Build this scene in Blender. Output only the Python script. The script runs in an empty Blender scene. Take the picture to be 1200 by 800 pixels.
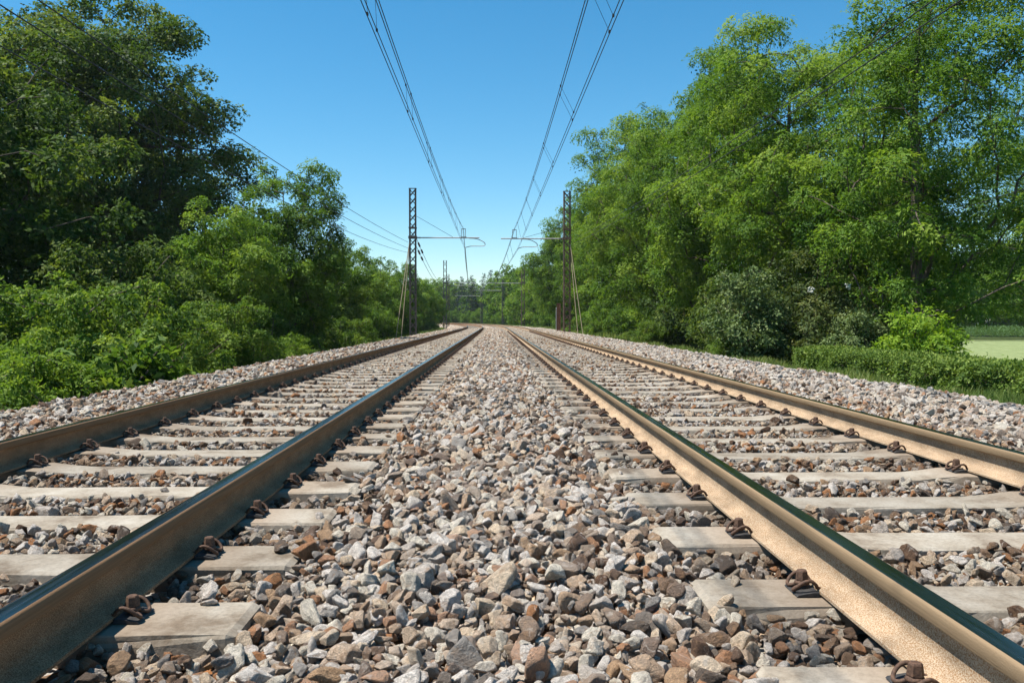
import bpy, bmesh, math, random
import numpy as np
from mathutils import Vector, Matrix, noise

random.seed(7)
RNG = np.random.default_rng(7)
S = bpy.context.scene
COL = S.collection
R_CURVE, S0 = 700.0, 69.0
RT = 0.0                      # rail top is the height datum
ST = -0.157                   # sleeper top
TL, TR = -1.80, 1.735         # centre lines of the two tracks
CAM_Z = 0.625

# ------------------------------------------------------------------ helpers
def P(s, d, z=0.0):
    """track coordinates (distance along, offset across) -> world"""
    if s <= S0:
        return (d, s, z)
    a = (s - S0) / R_CURVE
    return (-R_CURVE + (R_CURVE + d) * math.cos(a), S0 + (R_CURVE + d) * math.sin(a), z)

def heading(s):
    return 0.0 if s <= S0 else (s - S0) / R_CURVE

def Pn(s, d):
    a = np.maximum(s - S0, 0.0) / R_CURVE
    x = np.where(s <= S0, d, -R_CURVE + (R_CURVE + d) * np.cos(a))
    y = np.where(s <= S0, s, S0 + (R_CURVE + d) * np.sin(a))
    return x, y

def offset_of(x, y):
    """world -> offset across the line"""
    r = np.hypot(x + R_CURVE, y - S0)
    return np.where(y <= S0, x, r - R_CURVE)

def vx(px, z):                # column of the photograph at a depth -> world x
    return (px - 580.0) / 1013.0 * z

def tag(o, label=None, cat=None, group=None, kind=None):
    if label: o['label'] = label
    if cat: o['category'] = cat
    if group: o['group'] = group
    if kind: o['kind'] = kind
    return o

def link(name, me, mat=None, parent=None, loc=None):
    o = bpy.data.objects.new(name, me)
    COL.objects.link(o)
    if mat is not None and me is not None:
        for m in (mat if isinstance(mat, (list, tuple)) else [mat]):
            me.materials.append(m)
    if parent is not None: o.parent = parent
    if loc is not None: o.location = loc
    return o

def empty(name, loc=(0, 0, 0), rz=0.0):
    o = bpy.data.objects.new(name, None)
    COL.objects.link(o)
    o.location = loc
    o.rotation_euler = (0, 0, rz)
    o.empty_display_size = 0.2
    return o

def copy_tree(o, parent=None):
    c = o.copy()
    COL.objects.link(c)
    c.parent = parent
    for ch in list(o.children):
        copy_tree(ch, c)
    return c

class MB:
    def __init__(self): self.v, self.f, self.sm = [], [], []
    def add(self, V, F, smooth=False):
        b = len(self.v)
        self.v += [tuple(p) for p in V]
        self.f += [tuple(i + b for i in f) for f in F]
        self.sm += [smooth] * len(F)
    def box(self, c, size, rot=None):
        x, y, z = (k / 2 for k in size)
        V = [Vector((i * x, j * y, k * z)) for i in (-1, 1) for j in (-1, 1) for k in (-1, 1)]
        if rot is not None: V = [rot @ p for p in V]
        V = [p + Vector(c) for p in V]
        self.add(V, [(0, 1, 3, 2), (4, 6, 7, 5), (0, 4, 5, 1), (2, 3, 7, 6), (0, 2, 6, 4), (1, 5, 7, 3)])
    def bar(self, a, b, w, h=None):
        a, b = Vector(a), Vector(b)
        d = b - a
        if d.length < 1e-6: return
        q = d.to_track_quat('Z', 'Y')
        self.box((a + b) / 2, (w, h or w, d.length), q.to_matrix())
    def tube(self, pts, r, n=8, cap=True, smooth=True):
        pts = [Vector(p) for p in pts]
        rs = r if isinstance(r, (list, tuple)) else [r] * len(pts)
        V, F = [], []
        up = None
        for i, p in enumerate(pts):
            t = (pts[min(i + 1, len(pts) - 1)] - pts[max(i - 1, 0)]).normalized()
            if up is None:
                up = Vector((0, 0, 1)) if abs(t.z) < 0.9 else Vector((1, 0, 0))
            sx = t.cross(up).normalized()
            up = sx.cross(t).normalized()
            for k in range(n):
                a = 2 * math.pi * k / n
                V.append(p + (sx * math.cos(a) + up * math.sin(a)) * rs[i])
        for i in range(len(pts) - 1):
            for k in range(n):
                F.append((i * n + k, i * n + (k + 1) % n, (i + 1) * n + (k + 1) % n, (i + 1) * n + k))
        self.add(V, F, smooth)
        if cap:
            b = len(V)
            self.add(V[:n], [tuple(reversed(range(n)))])
            self.add(V[-n:], [tuple(range(n))])
    def lathe(self, prof, c=(0, 0, 0), n=12, smooth=True, rot=None):
        V, F = [], []
        for (r, z) in prof:
            for k in range(n):
                a = 2 * math.pi * k / n
                p = Vector((r * math.cos(a), r * math.sin(a), z))
                if rot is not None: p = rot @ p
                V.append(p + Vector(c))
        for i in range(len(prof) - 1):
            for k in range(n):
                F.append((i * n + k, i * n + (k + 1) % n, (i + 1) * n + (k + 1) % n, (i + 1) * n + k))
        F.append(tuple(reversed(range(n))))
        F.append(tuple(range((len(prof) - 1) * n, len(prof) * n)))
        self.add(V, F, smooth)
    def mesh(self, name):
        me = bpy.data.meshes.new(name)
        me.from_pydata(self.v, [], self.f)
        me.polygons.foreach_set('use_smooth', self.sm)
        me.update()
        return me
    def build(self, name, mat, parent=None, loc=None):
        return link(name, self.mesh(name), mat, parent, loc)

def np_mesh(name, V, F, attrs=None, smooth=False):
    """V (n,3) F (m,k) -> mesh, attrs {name: per-face floats}"""
    me = bpy.data.meshes.new(name)
    n, m, k = len(V), len(F), F.shape[1]
    me.vertices.add(n)
    me.vertices.foreach_set('co', np.ascontiguousarray(V, dtype=np.float32).ravel())
    me.loops.add(m * k)
    me.loops.foreach_set('vertex_index', np.ascontiguousarray(F, dtype=np.int32).ravel())
    me.polygons.add(m)
    me.polygons.foreach_set('loop_start', np.arange(0, m * k, k, dtype=np.int32))
    if smooth:
        me.polygons.foreach_set('use_smooth', np.ones(m, dtype=bool))
    for an, av in (attrs or {}).items():
        a = me.attributes.new(an, 'FLOAT', 'FACE')
        a.data.foreach_set('value', np.ascontiguousarray(av, dtype=np.float32))
    me.update(calc_edges=True)
    me.validate()
    return me

# ------------------------------------------------------------------ materials
def new_mat(name):
    m = bpy.data.materials.new(name)
    m.use_nodes = True
    nt = m.node_tree
    nt.nodes.clear()
    out = nt.nodes.new('ShaderNodeOutputMaterial')
    return m, nt, out

def N(nt, t, **kw):
    n = nt.nodes.new(t)
    for k, v in kw.items():
        if k.startswith('i_'):
            key = k[2:].replace('_', ' ')
            n.inputs[key].default_value = v
        else:
            setattr(n, k, v)
    return n

def ramp(nt, stops, interp='LINEAR'):
    n = nt.nodes.new('ShaderNodeValToRGB')
    cr = n.color_ramp
    cr.interpolation = interp
    while len(cr.elements) < len(stops): cr.elements.new(0.5)
    for e, (p, c) in zip(cr.elements, stops):
        e.position = p
        e.color = (c[0], c[1], c[2], 1) if hasattr(c, '__len__') else (c, c, c, 1)
    return n

def mixc(nt, a, b, f, mode='MIX'):
    n = nt.nodes.new('ShaderNodeMix')
    n.data_type = 'RGBA'
    n.blend_type = mode
    for k, v in ((0, f), (6, a), (7, b)):
        if hasattr(v, 'is_output') or isinstance(v, bpy.types.NodeSocket):
            nt.links.new(v, n.inputs[k])
        elif k == 0: n.inputs[0].default_value = v
        else: n.inputs[k].default_value = (*v, 1) if len(v) == 3 else v
    return n.outputs[2]

def pbsdf(nt, out, color=None, rough=0.8, metal=0.0, normal=None, spec=0.3):
    b = nt.nodes.new('ShaderNodeBsdfPrincipled')
    b.inputs['Roughness'].default_value = rough if not isinstance(rough, bpy.types.NodeSocket) else 0.5
    if isinstance(rough, bpy.types.NodeSocket): nt.links.new(rough, b.inputs['Roughness'])
    b.inputs['Metallic'].default_value = metal
    b.inputs['Specular IOR Level'].default_value = spec
    if isinstance(color, bpy.types.NodeSocket): nt.links.new(color, b.inputs['Base Color'])
    elif color is not None: b.inputs['Base Color'].default_value = (*color, 1)
    if normal is not None: nt.links.new(normal, b.inputs['Normal'])
    nt.links.new(b.outputs[0], out.inputs['Surface'])
    return b

def noise_tex(nt, scale, detail=4, rough=0.55, vec=None, dist=0.0):
    n = nt.nodes.new('ShaderNodeTexNoise')
    n.inputs['Scale'].default_value = scale
    n.inputs['Detail'].default_value = detail
    n.inputs['Roughness'].default_value = rough
    n.inputs['Distortion'].default_value = dist
    if vec is not None: nt.links.new(vec, n.inputs['Vector'])
    return n

def coord(nt, which='Object', scale=None):
    c = nt.nodes.new('ShaderNodeTexCoord').outputs[which]
    if scale is None: return c
    m = nt.nodes.new('ShaderNodeMapping')
    m.inputs['Scale'].default_value = scale
    nt.links.new(c, m.inputs['Vector'])
    return m.outputs[0]

def bump(nt, h, strength=0.5, dist=0.01):
    b = nt.nodes.new('ShaderNodeBump')
    b.inputs['Strength'].default_value = strength
    b.inputs['Distance'].default_value = dist
    nt.links.new(h, b.inputs['Height'])
    return b.outputs[0]

STONE = [(0.00, (.62, .60, .56)), (0.17, (.44, .42, .39)), (0.25, (.21, .21, .205)), (0.30, (.54, .46, .35)),
         (0.40, (.36, .25, .155)), (0.47, (.33, .165, .075)), (0.55, (.105, .065, .043)), (0.63, (.18, .125, .085)),
         (0.71, (.095, .08, .068)), (0.75, (.46, .37, .28)), (0.82, (.60, .55, .48)), (0.95, (.26, .215, .17))]
STONE = [(p, (min(c[0] * 1.28, .72), min(c[1] * 1.16, .645), min(c[2] * 1.05, .56))) for p, c in STONE]

def stone_material():
    m, nt, out = new_mat('crushed_stone')
    def inst(nm):
        a = nt.nodes.new('ShaderNodeAttribute')
        a.attribute_type = 'INSTANCER'
        a.attribute_name = nm
        return a.outputs['Fac']
    rnd, dirt, pale = inst('rnd'), inst('dirt'), inst('pale')
    base = ramp(nt, STONE, 'CONSTANT')
    nt.links.new(rnd, base.inputs[0])
    tc = nt.nodes.new('ShaderNodeTexCoord').outputs['Object']
    off = N(nt, 'ShaderNodeVectorMath', operation='SCALE')
    off.inputs[0].default_value = (37.0, 91.0, 53.0)
    nt.links.new(rnd, off.inputs['Scale'])
    ad = N(nt, 'ShaderNodeVectorMath', operation='ADD')
    nt.links.new(tc, ad.inputs[0]); nt.links.new(off.outputs[0], ad.inputs[1])
    v = ad.outputs[0]
    n1 = noise_tex(nt, 2.3, 5, .6, v, .5)
    n2 = noise_tex(nt, 11.0, 5, .7, v)
    n3 = noise_tex(nt, 1.1, 3, .6, v, 1.0)
    r1 = ramp(nt, [(.36, .72), (.66, 1.3)])
    nt.links.new(n1.outputs[0], r1.inputs[0])
    c = mixc(nt, base.outputs[0], r1.outputs[0], 1.0, 'MULTIPLY')
    r2 = ramp(nt, [(.34, .68), (.68, 1.32)])
    nt.links.new(n2.outputs[0], r2.inputs[0])
    c = mixc(nt, c, r2.outputs[0], 1.0, 'MULTIPLY')
    # rust-coloured staining in patches, pale calcite in others
    rs = ramp(nt, [(.55, 0.0), (.68, .65)])
    nt.links.new(n3.outputs[0], rs.inputs[0])
    c = mixc(nt, c, (.33, .19, .095), rs.outputs[0])
    rp = ramp(nt, [(.30, .55), (.42, 0.0)])
    nt.links.new(n3.outputs[0], rp.inputs[0])
    c = mixc(nt, c, (.66, .59, .50), rp.outputs[0])
    dm = N(nt, 'ShaderNodeMath', operation='MULTIPLY'); dm.inputs[1].default_value = .8
    nt.links.new(dirt, dm.inputs[0])
    c = mixc(nt, c, (.12, .078, .05), dm.outputs[0])
    c = mixc(nt, c, (.68, .60, .51), pale)
    h = N(nt, 'ShaderNodeMath', operation='ADD')
    nt.links.new(n1.outputs[0], h.inputs[0]); nt.links.new(n2.outputs[0], h.inputs[1])
    pbsdf(nt, out, c, .85, 0, bump(nt, h.outputs[0], .7, .14), .25)
    return m

def bed_material():
    m, nt, out = new_mat('ballast_ground')
    tc = nt.nodes.new('ShaderNodeTexCoord').outputs['Object']
    vo = N(nt, 'ShaderNodeTexVoronoi'); vo.inputs['Scale'].default_value = 19.0
    nt.links.new(tc, vo.inputs['Vector'])
    sp = N(nt, 'ShaderNodeSeparateColor')
    nt.links.new(vo.outputs['Color'], sp.inputs[0])
    rp = ramp(nt, STONE, 'CONSTANT')
    nt.links.new(sp.outputs[0], rp.inputs[0])
    n = noise_tex(nt, 60, 3, .6, tc)
    r2 = ramp(nt, [(.3, .48), (.7, .88)])  # darkened all over, the shade between stones is put into the colour
    nt.links.new(n.outputs[0], r2.inputs[0])
    c = mixc(nt, rp.outputs[0], r2.outputs[0], 1.0, 'MULTIPLY')
    inv = N(nt, 'ShaderNodeMath', operation='MULTIPLY_ADD'); inv.inputs[1].default_value = -1.0; inv.inputs[2].default_value = 1.0
    nt.links.new(vo.outputs['Distance'], inv.inputs[0])
    pbsdf(nt, out, c, .95, 0, bump(nt, inv.outputs[0], 1.0, .04), .1)
    return m

def leaf_material(name, dark, mid, light, trans=.35, rough=.5, spec=.25):
    rough, spec = .62, .14
    return _leaf_material(name, dark, mid, light, trans, rough, spec)

def _leaf_material(name, dark, mid, light, trans, rough, spec):
    m, nt, out = new_mat(name)
    at = nt.nodes.new('ShaderNodeAttribute'); at.attribute_name = 'tone'
    oi = nt.nodes.new('ShaderNodeObjectInfo')
    ad = N(nt, 'ShaderNodeMath', operation='MULTIPLY_ADD'); ad.inputs[1].default_value = .22
    nt.links.new(oi.outputs['Random'], ad.inputs[0]); nt.links.new(at.outputs['Fac'], ad.inputs[2])
    sb = N(nt, 'ShaderNodeMath', operation='SUBTRACT'); sb.inputs[1].default_value = .11
    nt.links.new(ad.outputs[0], sb.inputs[0])
    rp = ramp(nt, [(0.0, dark), (.5, mid), (1.0, light)])
    nt.links.new(sb.outputs[0], rp.inputs[0])
    b = nt.nodes.new('ShaderNodeBsdfPrincipled')
    b.inputs['Roughness'].default_value = rough
    b.inputs['Specular IOR Level'].default_value = spec
    nt.links.new(rp.outputs[0], b.inputs['Base Color'])
    t = nt.nodes.new('ShaderNodeBsdfTranslucent')
    tcol = mixc(nt, rp.outputs[0], (1.25, 1.25, .55), 1.0, 'MULTIPLY')
    nt.links.new(tcol, t.inputs['Color'])
    mx = nt.nodes.new('ShaderNodeMixShader')
    mx.inputs[0].default_value = trans
    nt.links.new(b.outputs[0], mx.inputs[1]); nt.links.new(t.outputs[0], mx.inputs[2])
    nt.links.new(mx.outputs[0], out.inputs['Surface'])
    return m

def simple(name, c1, c2, scale=20, rough=.8, metal=0, bstr=.3, bdist=.004, detail=5, spec=.3, lo=.35, hi=.65, vscale=None):
    m, nt, out = new_mat(name)
    v = coord(nt, 'Object', vscale)
    n = noise_tex(nt, scale, detail, .6, v)
    r = ramp(nt, [(lo, c1), (hi, c2)])
    nt.links.new(n.outputs[0], r.inputs[0])
    pbsdf(nt, out, r.outputs[0], rough, metal, bump(nt, n.outputs[0], bstr, bdist) if bstr else None, spec)
    return m

def rail_material(name, web1, web2, head, blue=0.0):
    m, nt, out = new_mat(name)
    tc = nt.nodes.new('ShaderNodeTexCoord').outputs['Object']
    n1 = noise_tex(nt, 330, 4, .7, coord(nt, 'Object', (1, 1, .9)))
    r1 = ramp(nt, [(.43, web1), (.57, web2)])
    nt.links.new(n1.outputs[0], r1.inputs[0])
    n2 = noise_tex(nt, 9, 5, .65, coord(nt, 'Object', (1, .5, 1.5)))
    r2 = ramp(nt, [(.34, .70), (.62, 1.08)])
    nt.links.new(n2.outputs[0], r2.inputs[0])
    c = mixc(nt, r1.outputs[0], r2.outputs[0], 1.0, 'MULTIPLY')
    sx = N(nt, 'ShaderNodeSeparateXYZ'); nt.links.new(tc, sx.inputs[0])
    mr = N(nt, 'ShaderNodeMapRange'); mr.inputs[1].default_value = -.0405; mr.inputs[2].default_value = -.0375
    nt.links.new(sx.outputs['Z'], mr.inputs[0])
    n3 = noise_tex(nt, 40, 4, .6, coord(nt, 'Object', (1, .06, 3)))
    r3 = ramp(nt, [(.35, tuple(k * .86 for k in head)), (.65, tuple(k * 1.12 for k in head))])
    nt.links.new(n3.outputs[0], r3.inputs[0])
    c = mixc(nt, c, r3.outputs[0], mr.outputs[0])
    pbsdf(nt, out, c, .92, 0, bump(nt, n1.outputs[0], .6, .003), .06)
    return m

def steel_material():
    m, nt, out = new_mat('polished_steel')
    n = noise_tex(nt, 60, 4, .6, coord(nt, 'Object', (1, .03, 1)))
    r = ramp(nt, [(.3, .14), (.7, .30)])
    nt.links.new(n.outputs[0], r.inputs[0])
    c = ramp(nt, [(.3, (.145, .13, .115)), (.7, (.255, .23, .205))])
    nt.links.new(n.outputs[0], c.inputs[0])
    pbsdf(nt, out, c.outputs[0], r.outputs[0], 1.0, None, .5)
    return m

def concrete_material():
    m, nt, out = new_mat('weathered_concrete')
    tc = nt.nodes.new('ShaderNodeTexCoord').outputs['Object']
    oi = nt.nodes.new('ShaderNodeObjectInfo')
    off = N(nt, 'ShaderNodeVectorMath', operation='SCALE'); off.inputs[0].default_value = (17, 41, 23)
    nt.links.new(oi.outputs['Random'], off.inputs['Scale'])
    ad = N(nt, 'ShaderNodeVectorMath', operation='ADD')
    nt.links.new(tc, ad.inputs[0]); nt.links.new(off.outputs[0], ad.inputs[1])
    v = ad.outputs[0]
    n1 = noise_tex(nt, 4.5, 6, .65, v); n2 = noise_tex(nt, 70, 5, .7, v); n3 = noise_tex(nt, 160, 3, .6, v)
    r1 = ramp(nt, [(.34, (.155, .118, .082)), (.47, (.265, .225, .172)), (.66, (.345, .308, .25))])
    nt.links.new(n1.outputs[0], r1.inputs[0])
    r2 = ramp(nt, [(.36, .80), (.58, 1.05)])
    nt.links.new(n2.outputs[0], r2.inputs[0])
    c = mixc(nt, r1.outputs[0], r2.outputs[0], 1.0, 'MULTIPLY')
    # rust running from the rail fastenings: near the rail seats
    sx = N(nt, 'ShaderNodeSeparateXYZ'); nt.links.new(tc, sx.inputs[0])
    ab = N(nt, 'ShaderNodeMath', operation='ABSOLUTE'); nt.links.new(sx.outputs[0], ab.inputs[0])
    sb = N(nt, 'ShaderNodeMath', operation='SUBTRACT'); sb.inputs[1].default_value = .75; nt.links.new(ab.outputs[0], sb.inputs[0])
    a2 = N(nt, 'ShaderNodeMath', operation='ABSOLUTE'); nt.links.new(sb.outputs[0], a2.inputs[0])
    mr = N(nt, 'ShaderNodeMapRange'); mr.inputs[1].default_value = .12; mr.inputs[2].default_value = .30; mr.inputs[3].default_value = 1.0; mr.inputs[4].default_value = 0
    nt.links.new(a2.outputs[0], mr.inputs[0])
    mm = N(nt, 'ShaderNodeMath', operation='MULTIPLY'); nt.links.new(mr.outputs[0], mm.inputs[0]); nt.links.new(n1.outputs[0], mm.inputs[1])
    c = mixc(nt, c, (.21, .145, .095), mm.outputs[0])
    # pale dust / darker grime per sleeper
    g = ramp(nt, [(0, .84), (1, 1.1)]); nt.links.new(oi.outputs['Random'], g.inputs[0])
    c = mixc(nt, c, g.outputs[0], 1.0, 'MULTIPLY')
    h = N(nt, 'ShaderNodeMath', operation='ADD'); nt.links.new(n2.outputs[0], h.inputs[0]); nt.links.new(n3.outputs[0], h.inputs[1])
    pbsdf(nt, out, c, .9, 0, bump(nt, h.outputs[0], .35, .004), .2)
    return m

def ground_material():
    m, nt, out = new_mat('meadow_ground')
    tc = nt.nodes.new('ShaderNodeTexCoord').outputs['Object']
    n1 = noise_tex(nt, .35, 5, .6, tc); n2 = noise_tex(nt, 9, 5, .7, tc)
    r1 = ramp(nt, [(.35, (.045, .06, .02)), (.55, (.07, .10, .03)), (.7, (.12, .12, .05))])
    nt.links.new(n1.outputs[0], r1.inputs[0])
    r2 = ramp(nt, [(.3, .6), (.7, 1.2)]); nt.links.new(n2.outputs[0], r2.inputs[0])
    c = mixc(nt, r1.outputs[0], r2.outputs[0], 1.0, 'MULTIPLY')
    pbsdf(nt, out, c, 1.0, 0, bump(nt, n2.outputs[0], .8, .05), .05)
    return m

M = {}
M['stone'] = stone_material()
M['bed'] = bed_material()
M['concrete'] = concrete_material()
M['ground'] = ground_material()
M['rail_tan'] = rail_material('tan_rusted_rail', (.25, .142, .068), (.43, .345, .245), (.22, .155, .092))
M['rail_shaded'] = rail_material('shaded_rusted_rail', (.185, .088, .042), (.39, .245, .14), (.21, .125, .068))  # left-track copy of the rusty rail, its shade put into the colour
M['steel'] = steel_material()
M['clip'] = simple('rusty_spring_steel', (.048, .027, .018), (.115, .064, .039), 120, .75, .0, .5, .002)
M['plate'] = simple('dark_guide_plate', (.022, .022, .024), (.05, .046, .042), 60, .6, 0, .3, .002)
M['mast_rust'] = simple('rusty_mast_steel', (.10, .064, .045), (.21, .14, .10), 14, .8, 0, .2, .002)
M['mast_grey'] = simple('dark_weathered_mast_steel', (.075, .065, .058), (.16, .135, .115), 14, .75, 0, .2, .002)
M['galv'] = simple('dull_galvanised_tube', (.30, .29, .28), (.44, .43, .42), 10, .55, .3, .1, .001)
M['guy'] = simple('tan_painted_rod', (.30, .24, .15), (.42, .35, .23), 10, .8, 0, 0)
M['insul'] = simple('dark_glazed_insulator', (.03, .022, .02), (.06, .04, .035), 10, .3, 0, 0)
M['wire'] = simple('weathered_copper_wire', (.018, .02, .022), (.04, .042, .044), 30, .6, .2, 0)
M['beam'] = simple('rusty_beam_steel', (.10, .05, .032), (.19, .10, .06), 9, .85, 0, .2, .002)
M['bark'] = simple('rough_bark', (.055, .042, .03), (.15, .12, .09), 7, .95, 0, .8, .03, vscale=(1, 1, .25))
M['leaf_dark'] = leaf_material('dark_broad_leaf', (.030, .060, .016), (.072, .125, .026), (.19, .235, .055), .40, .42, .35)
M['leaf_robinia'] = leaf_material('yellow_green_leaflet', (.036, .086, .014), (.112, .208, .028), (.245, .335, .054), .44)
M['leaf_mid'] = leaf_material('fresh_green_leaf', (.042, .096, .016), (.11, .205, .030), (.23, .32, .055), .42)
M['leaf_bush'] = leaf_material('bush_leaf', (.032, .072, .012), (.098, .175, .026), (.225, .30, .052), .40)
M['leaf_pale'] = leaf_material('pale_grey_green_leaf', (.05, .095, .03), (.125, .18, .062), (.23, .285, .12), .30)
M['leaf_yellow'] = leaf_material('yellow_green_bush_leaf', (.055, .105, .016), (.13, .22, .028), (.25, .33, .05), .42)
M['leaf_lime'] = leaf_material('lime_leaf', (.10, .19, .018), (.19, .31, .03), (.28, .39, .05), .45)
M['leaf_hedge'] = leaf_material('clipped_hedge_leaf', (.05, .095, .018), (.13, .20, .035), (.27, .325, .07), .25, .4, .4)
M['leaf_conifer'] = leaf_material('conifer_needles', (.012, .03, .02), (.022, .05, .03), (.045, .085, .045), .15)
M['leaf_brown'] = leaf_material('brown_tinged_leaf', (.045, .075, .022), (.10, .135, .042), (.19, .20, .075), .35)
M['grass'] = leaf_material('grass_blade', (.07, .12, .026), (.15, .21, .05), (.30, .31, .12), .40)
M['crop'] = leaf_material('crop_leaf', (.04, .085, .03), (.065, .12, .045), (.10, .165, .065), .3)
M['blossom'] = simple('white_blossom', (.62, .60, .52), (.8, .78, .7), 10, .8, 0, 0)
M['hay'] = simple('mown_field_grass', (.13, .165, .062), (.25, .285, .13), 2.4, 1.0, 0, .6, .05, 7, .05, .3, .7, (1, .35, 1))

# ------------------------------------------------------------------ ground
def ground_profile(d):
    return np.interp(d, [-900, -60, -20, -9, -6, -5.1, -4.4, 4.6, 5.3, 6.2, 7.8, 8.6, 10, 14, 60, 900],
                        [-2.0, -1.7, -1.5, -1.2, -.98, -.93, -1.25, -1.25, -.80, -.62, -.64, -.85, -1.3, -1.8, -1.8, -1.8])

def build_ground():
    xs = np.concatenate([-np.geomspace(2200, 62, 26), np.arange(-60, 20, .5), np.geomspace(20, 2200, 30)])
    ys = np.concatenate([-np.geomspace(1500, 32, 14), np.arange(-30, 300, 1.6), np.geomspace(300, 2600, 20)])
    X, Y = np.meshgrid(xs, ys)
    d = offset_of(X, Y)
    Z = ground_profile(d)
    rough = np.sin(X * 1.7 + np.sin(Y * .9)) * np.sin(Y * 1.3 + np.sin(X * .7)) * .05
    Z = Z + np.where((np.abs(d) > 5.6) & (d < 13), rough, 0)
    V = np.stack([X, Y, Z], -1).reshape(-1, 3)
    nx = len(xs)
    i = (np.arange(len(ys) - 1)[:, None] * nx + np.arange(nx - 1)[None]).ravel()
    F = np.stack([i, i + 1, i + nx + 1, i + nx], 1)
    o = link('ground', np_mesh('ground', V, F, smooth=True), M['ground'])
    tag(o, kind='structure')

BEDK_D = [-5.5, -5.0, -4.25, -3.9, -3.4, -3.05, -2.95, -.66, -.45, -.2, .1, .35, .60, 2.88, 3.0, 3.4, 3.9, 4.45, 4.85, 5.5, 6.0]
BEDK_Z = [-1.08, -.72, -.19, -.165, -.185, -.184, -.197, -.194, -.172, -.153, -.149, -.162, -.188, -.197, -.184, -.165, -.145, -.14, -.19, -.70, -1.08]
def bed_z(d, s):
    z = np.interp(d, BEDK_D, BEDK_Z)
    lump = .018 * np.sin(s * 2.1 + 1.7 * np.sin(d * 1.9)) * np.sin(d * 3.1 + .8 * np.sin(s * .9)) + .010 * np.sin(s * 5.3 + d * 2.7)
    crib = (np.abs(d - TL) < 1.17) | (np.abs(d - TR) < 1.17)
    return z + np.where(crib, lump * .5, lump)

def build_bed():
    ds = np.concatenate([np.linspace(-5.5, -3.0, 16), np.linspace(-2.9, 3.0, 34), np.linspace(3.1, 6.0, 18)])
    ss = np.concatenate([np.arange(-4, 30, .3), np.arange(30, 300, 1.5)])
    D, SS = np.meshgrid(ds, ss)
    X, Y = Pn(SS, D)
    Z = bed_z(D, SS) - np.where(SS < 40, .040, .012)
    V = np.stack([X, Y, Z], -1).reshape(-1, 3)
    nx = len(ds)
    i = (np.arange(len(ss) - 1)[:, None] * nx + np.arange(nx - 1)[None]).ravel()
    F = np.stack([i, i + 1, i + nx + 1, i + nx], 1)
    o = link('ballast_bed', np_mesh('ballast_bed', V, F, smooth=True), M['bed'])
    tag(o, kind='structure')

# ------------------------------------------------------------------ ballast stones
SPL, SPR = .597, .654
PHL, PHR = 2.275, 2.455

def rock_shapes():
    coll = bpy.data.collections.new('rock_shapes')
    for k in range(30):
        r = np.random.default_rng(100 + k)
        bm = bmesh.new()
        bmesh.ops.create_icosphere(bm, subdivisions=4, radius=1.0)
        U = np.array([v.co[:] for v in bm.verts])
        U /= np.linalg.norm(U, axis=1)[:, None]
        npl = int(r.integers(8, 14))
        Nn = r.normal(size=(npl, 3)); Nn /= np.linalg.norm(Nn, axis=1)[:, None]
        dd = r.uniform(.55, 1.0, npl)
        dt = np.clip(U @ Nn.T, .03, None)
        rr = dd[None] / dt
        p = r.uniform(35, 110)
        rad = np.power(np.power(rr, -p).sum(1) + 1.45 ** -p, -1 / p)
        Vv = U * rad[:, None]
        for i, u in enumerate(U):
            q = Vector(u * 2.2) + Vector((k * 7.1, 3.3, k))
            Vv[i] *= 1 + .05 * noise.noise(q) + .035 * noise.noise(q * 3.1) + .022 * noise.noise(q * 7.0)
        an = np.array([1.0, r.uniform(.68, .95), r.uniform(.5, .78)])
        Vv = Vv * an
        Vv /= np.abs(Vv).max()
        for v, c in zip(bm.verts, Vv): v.co = c
        me = bpy.data.meshes.new('stone_shape')
        bm.to_mesh(me); bm.free()
        me.polygons.foreach_set('use_smooth', np.ones(len(me.polygons), dtype=bool))
        me.materials.append(M['stone'])
        o = bpy.data.objects.new('stone_shape_%02d' % k, me)
        coll.objects.link(o)
    return coll

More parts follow.
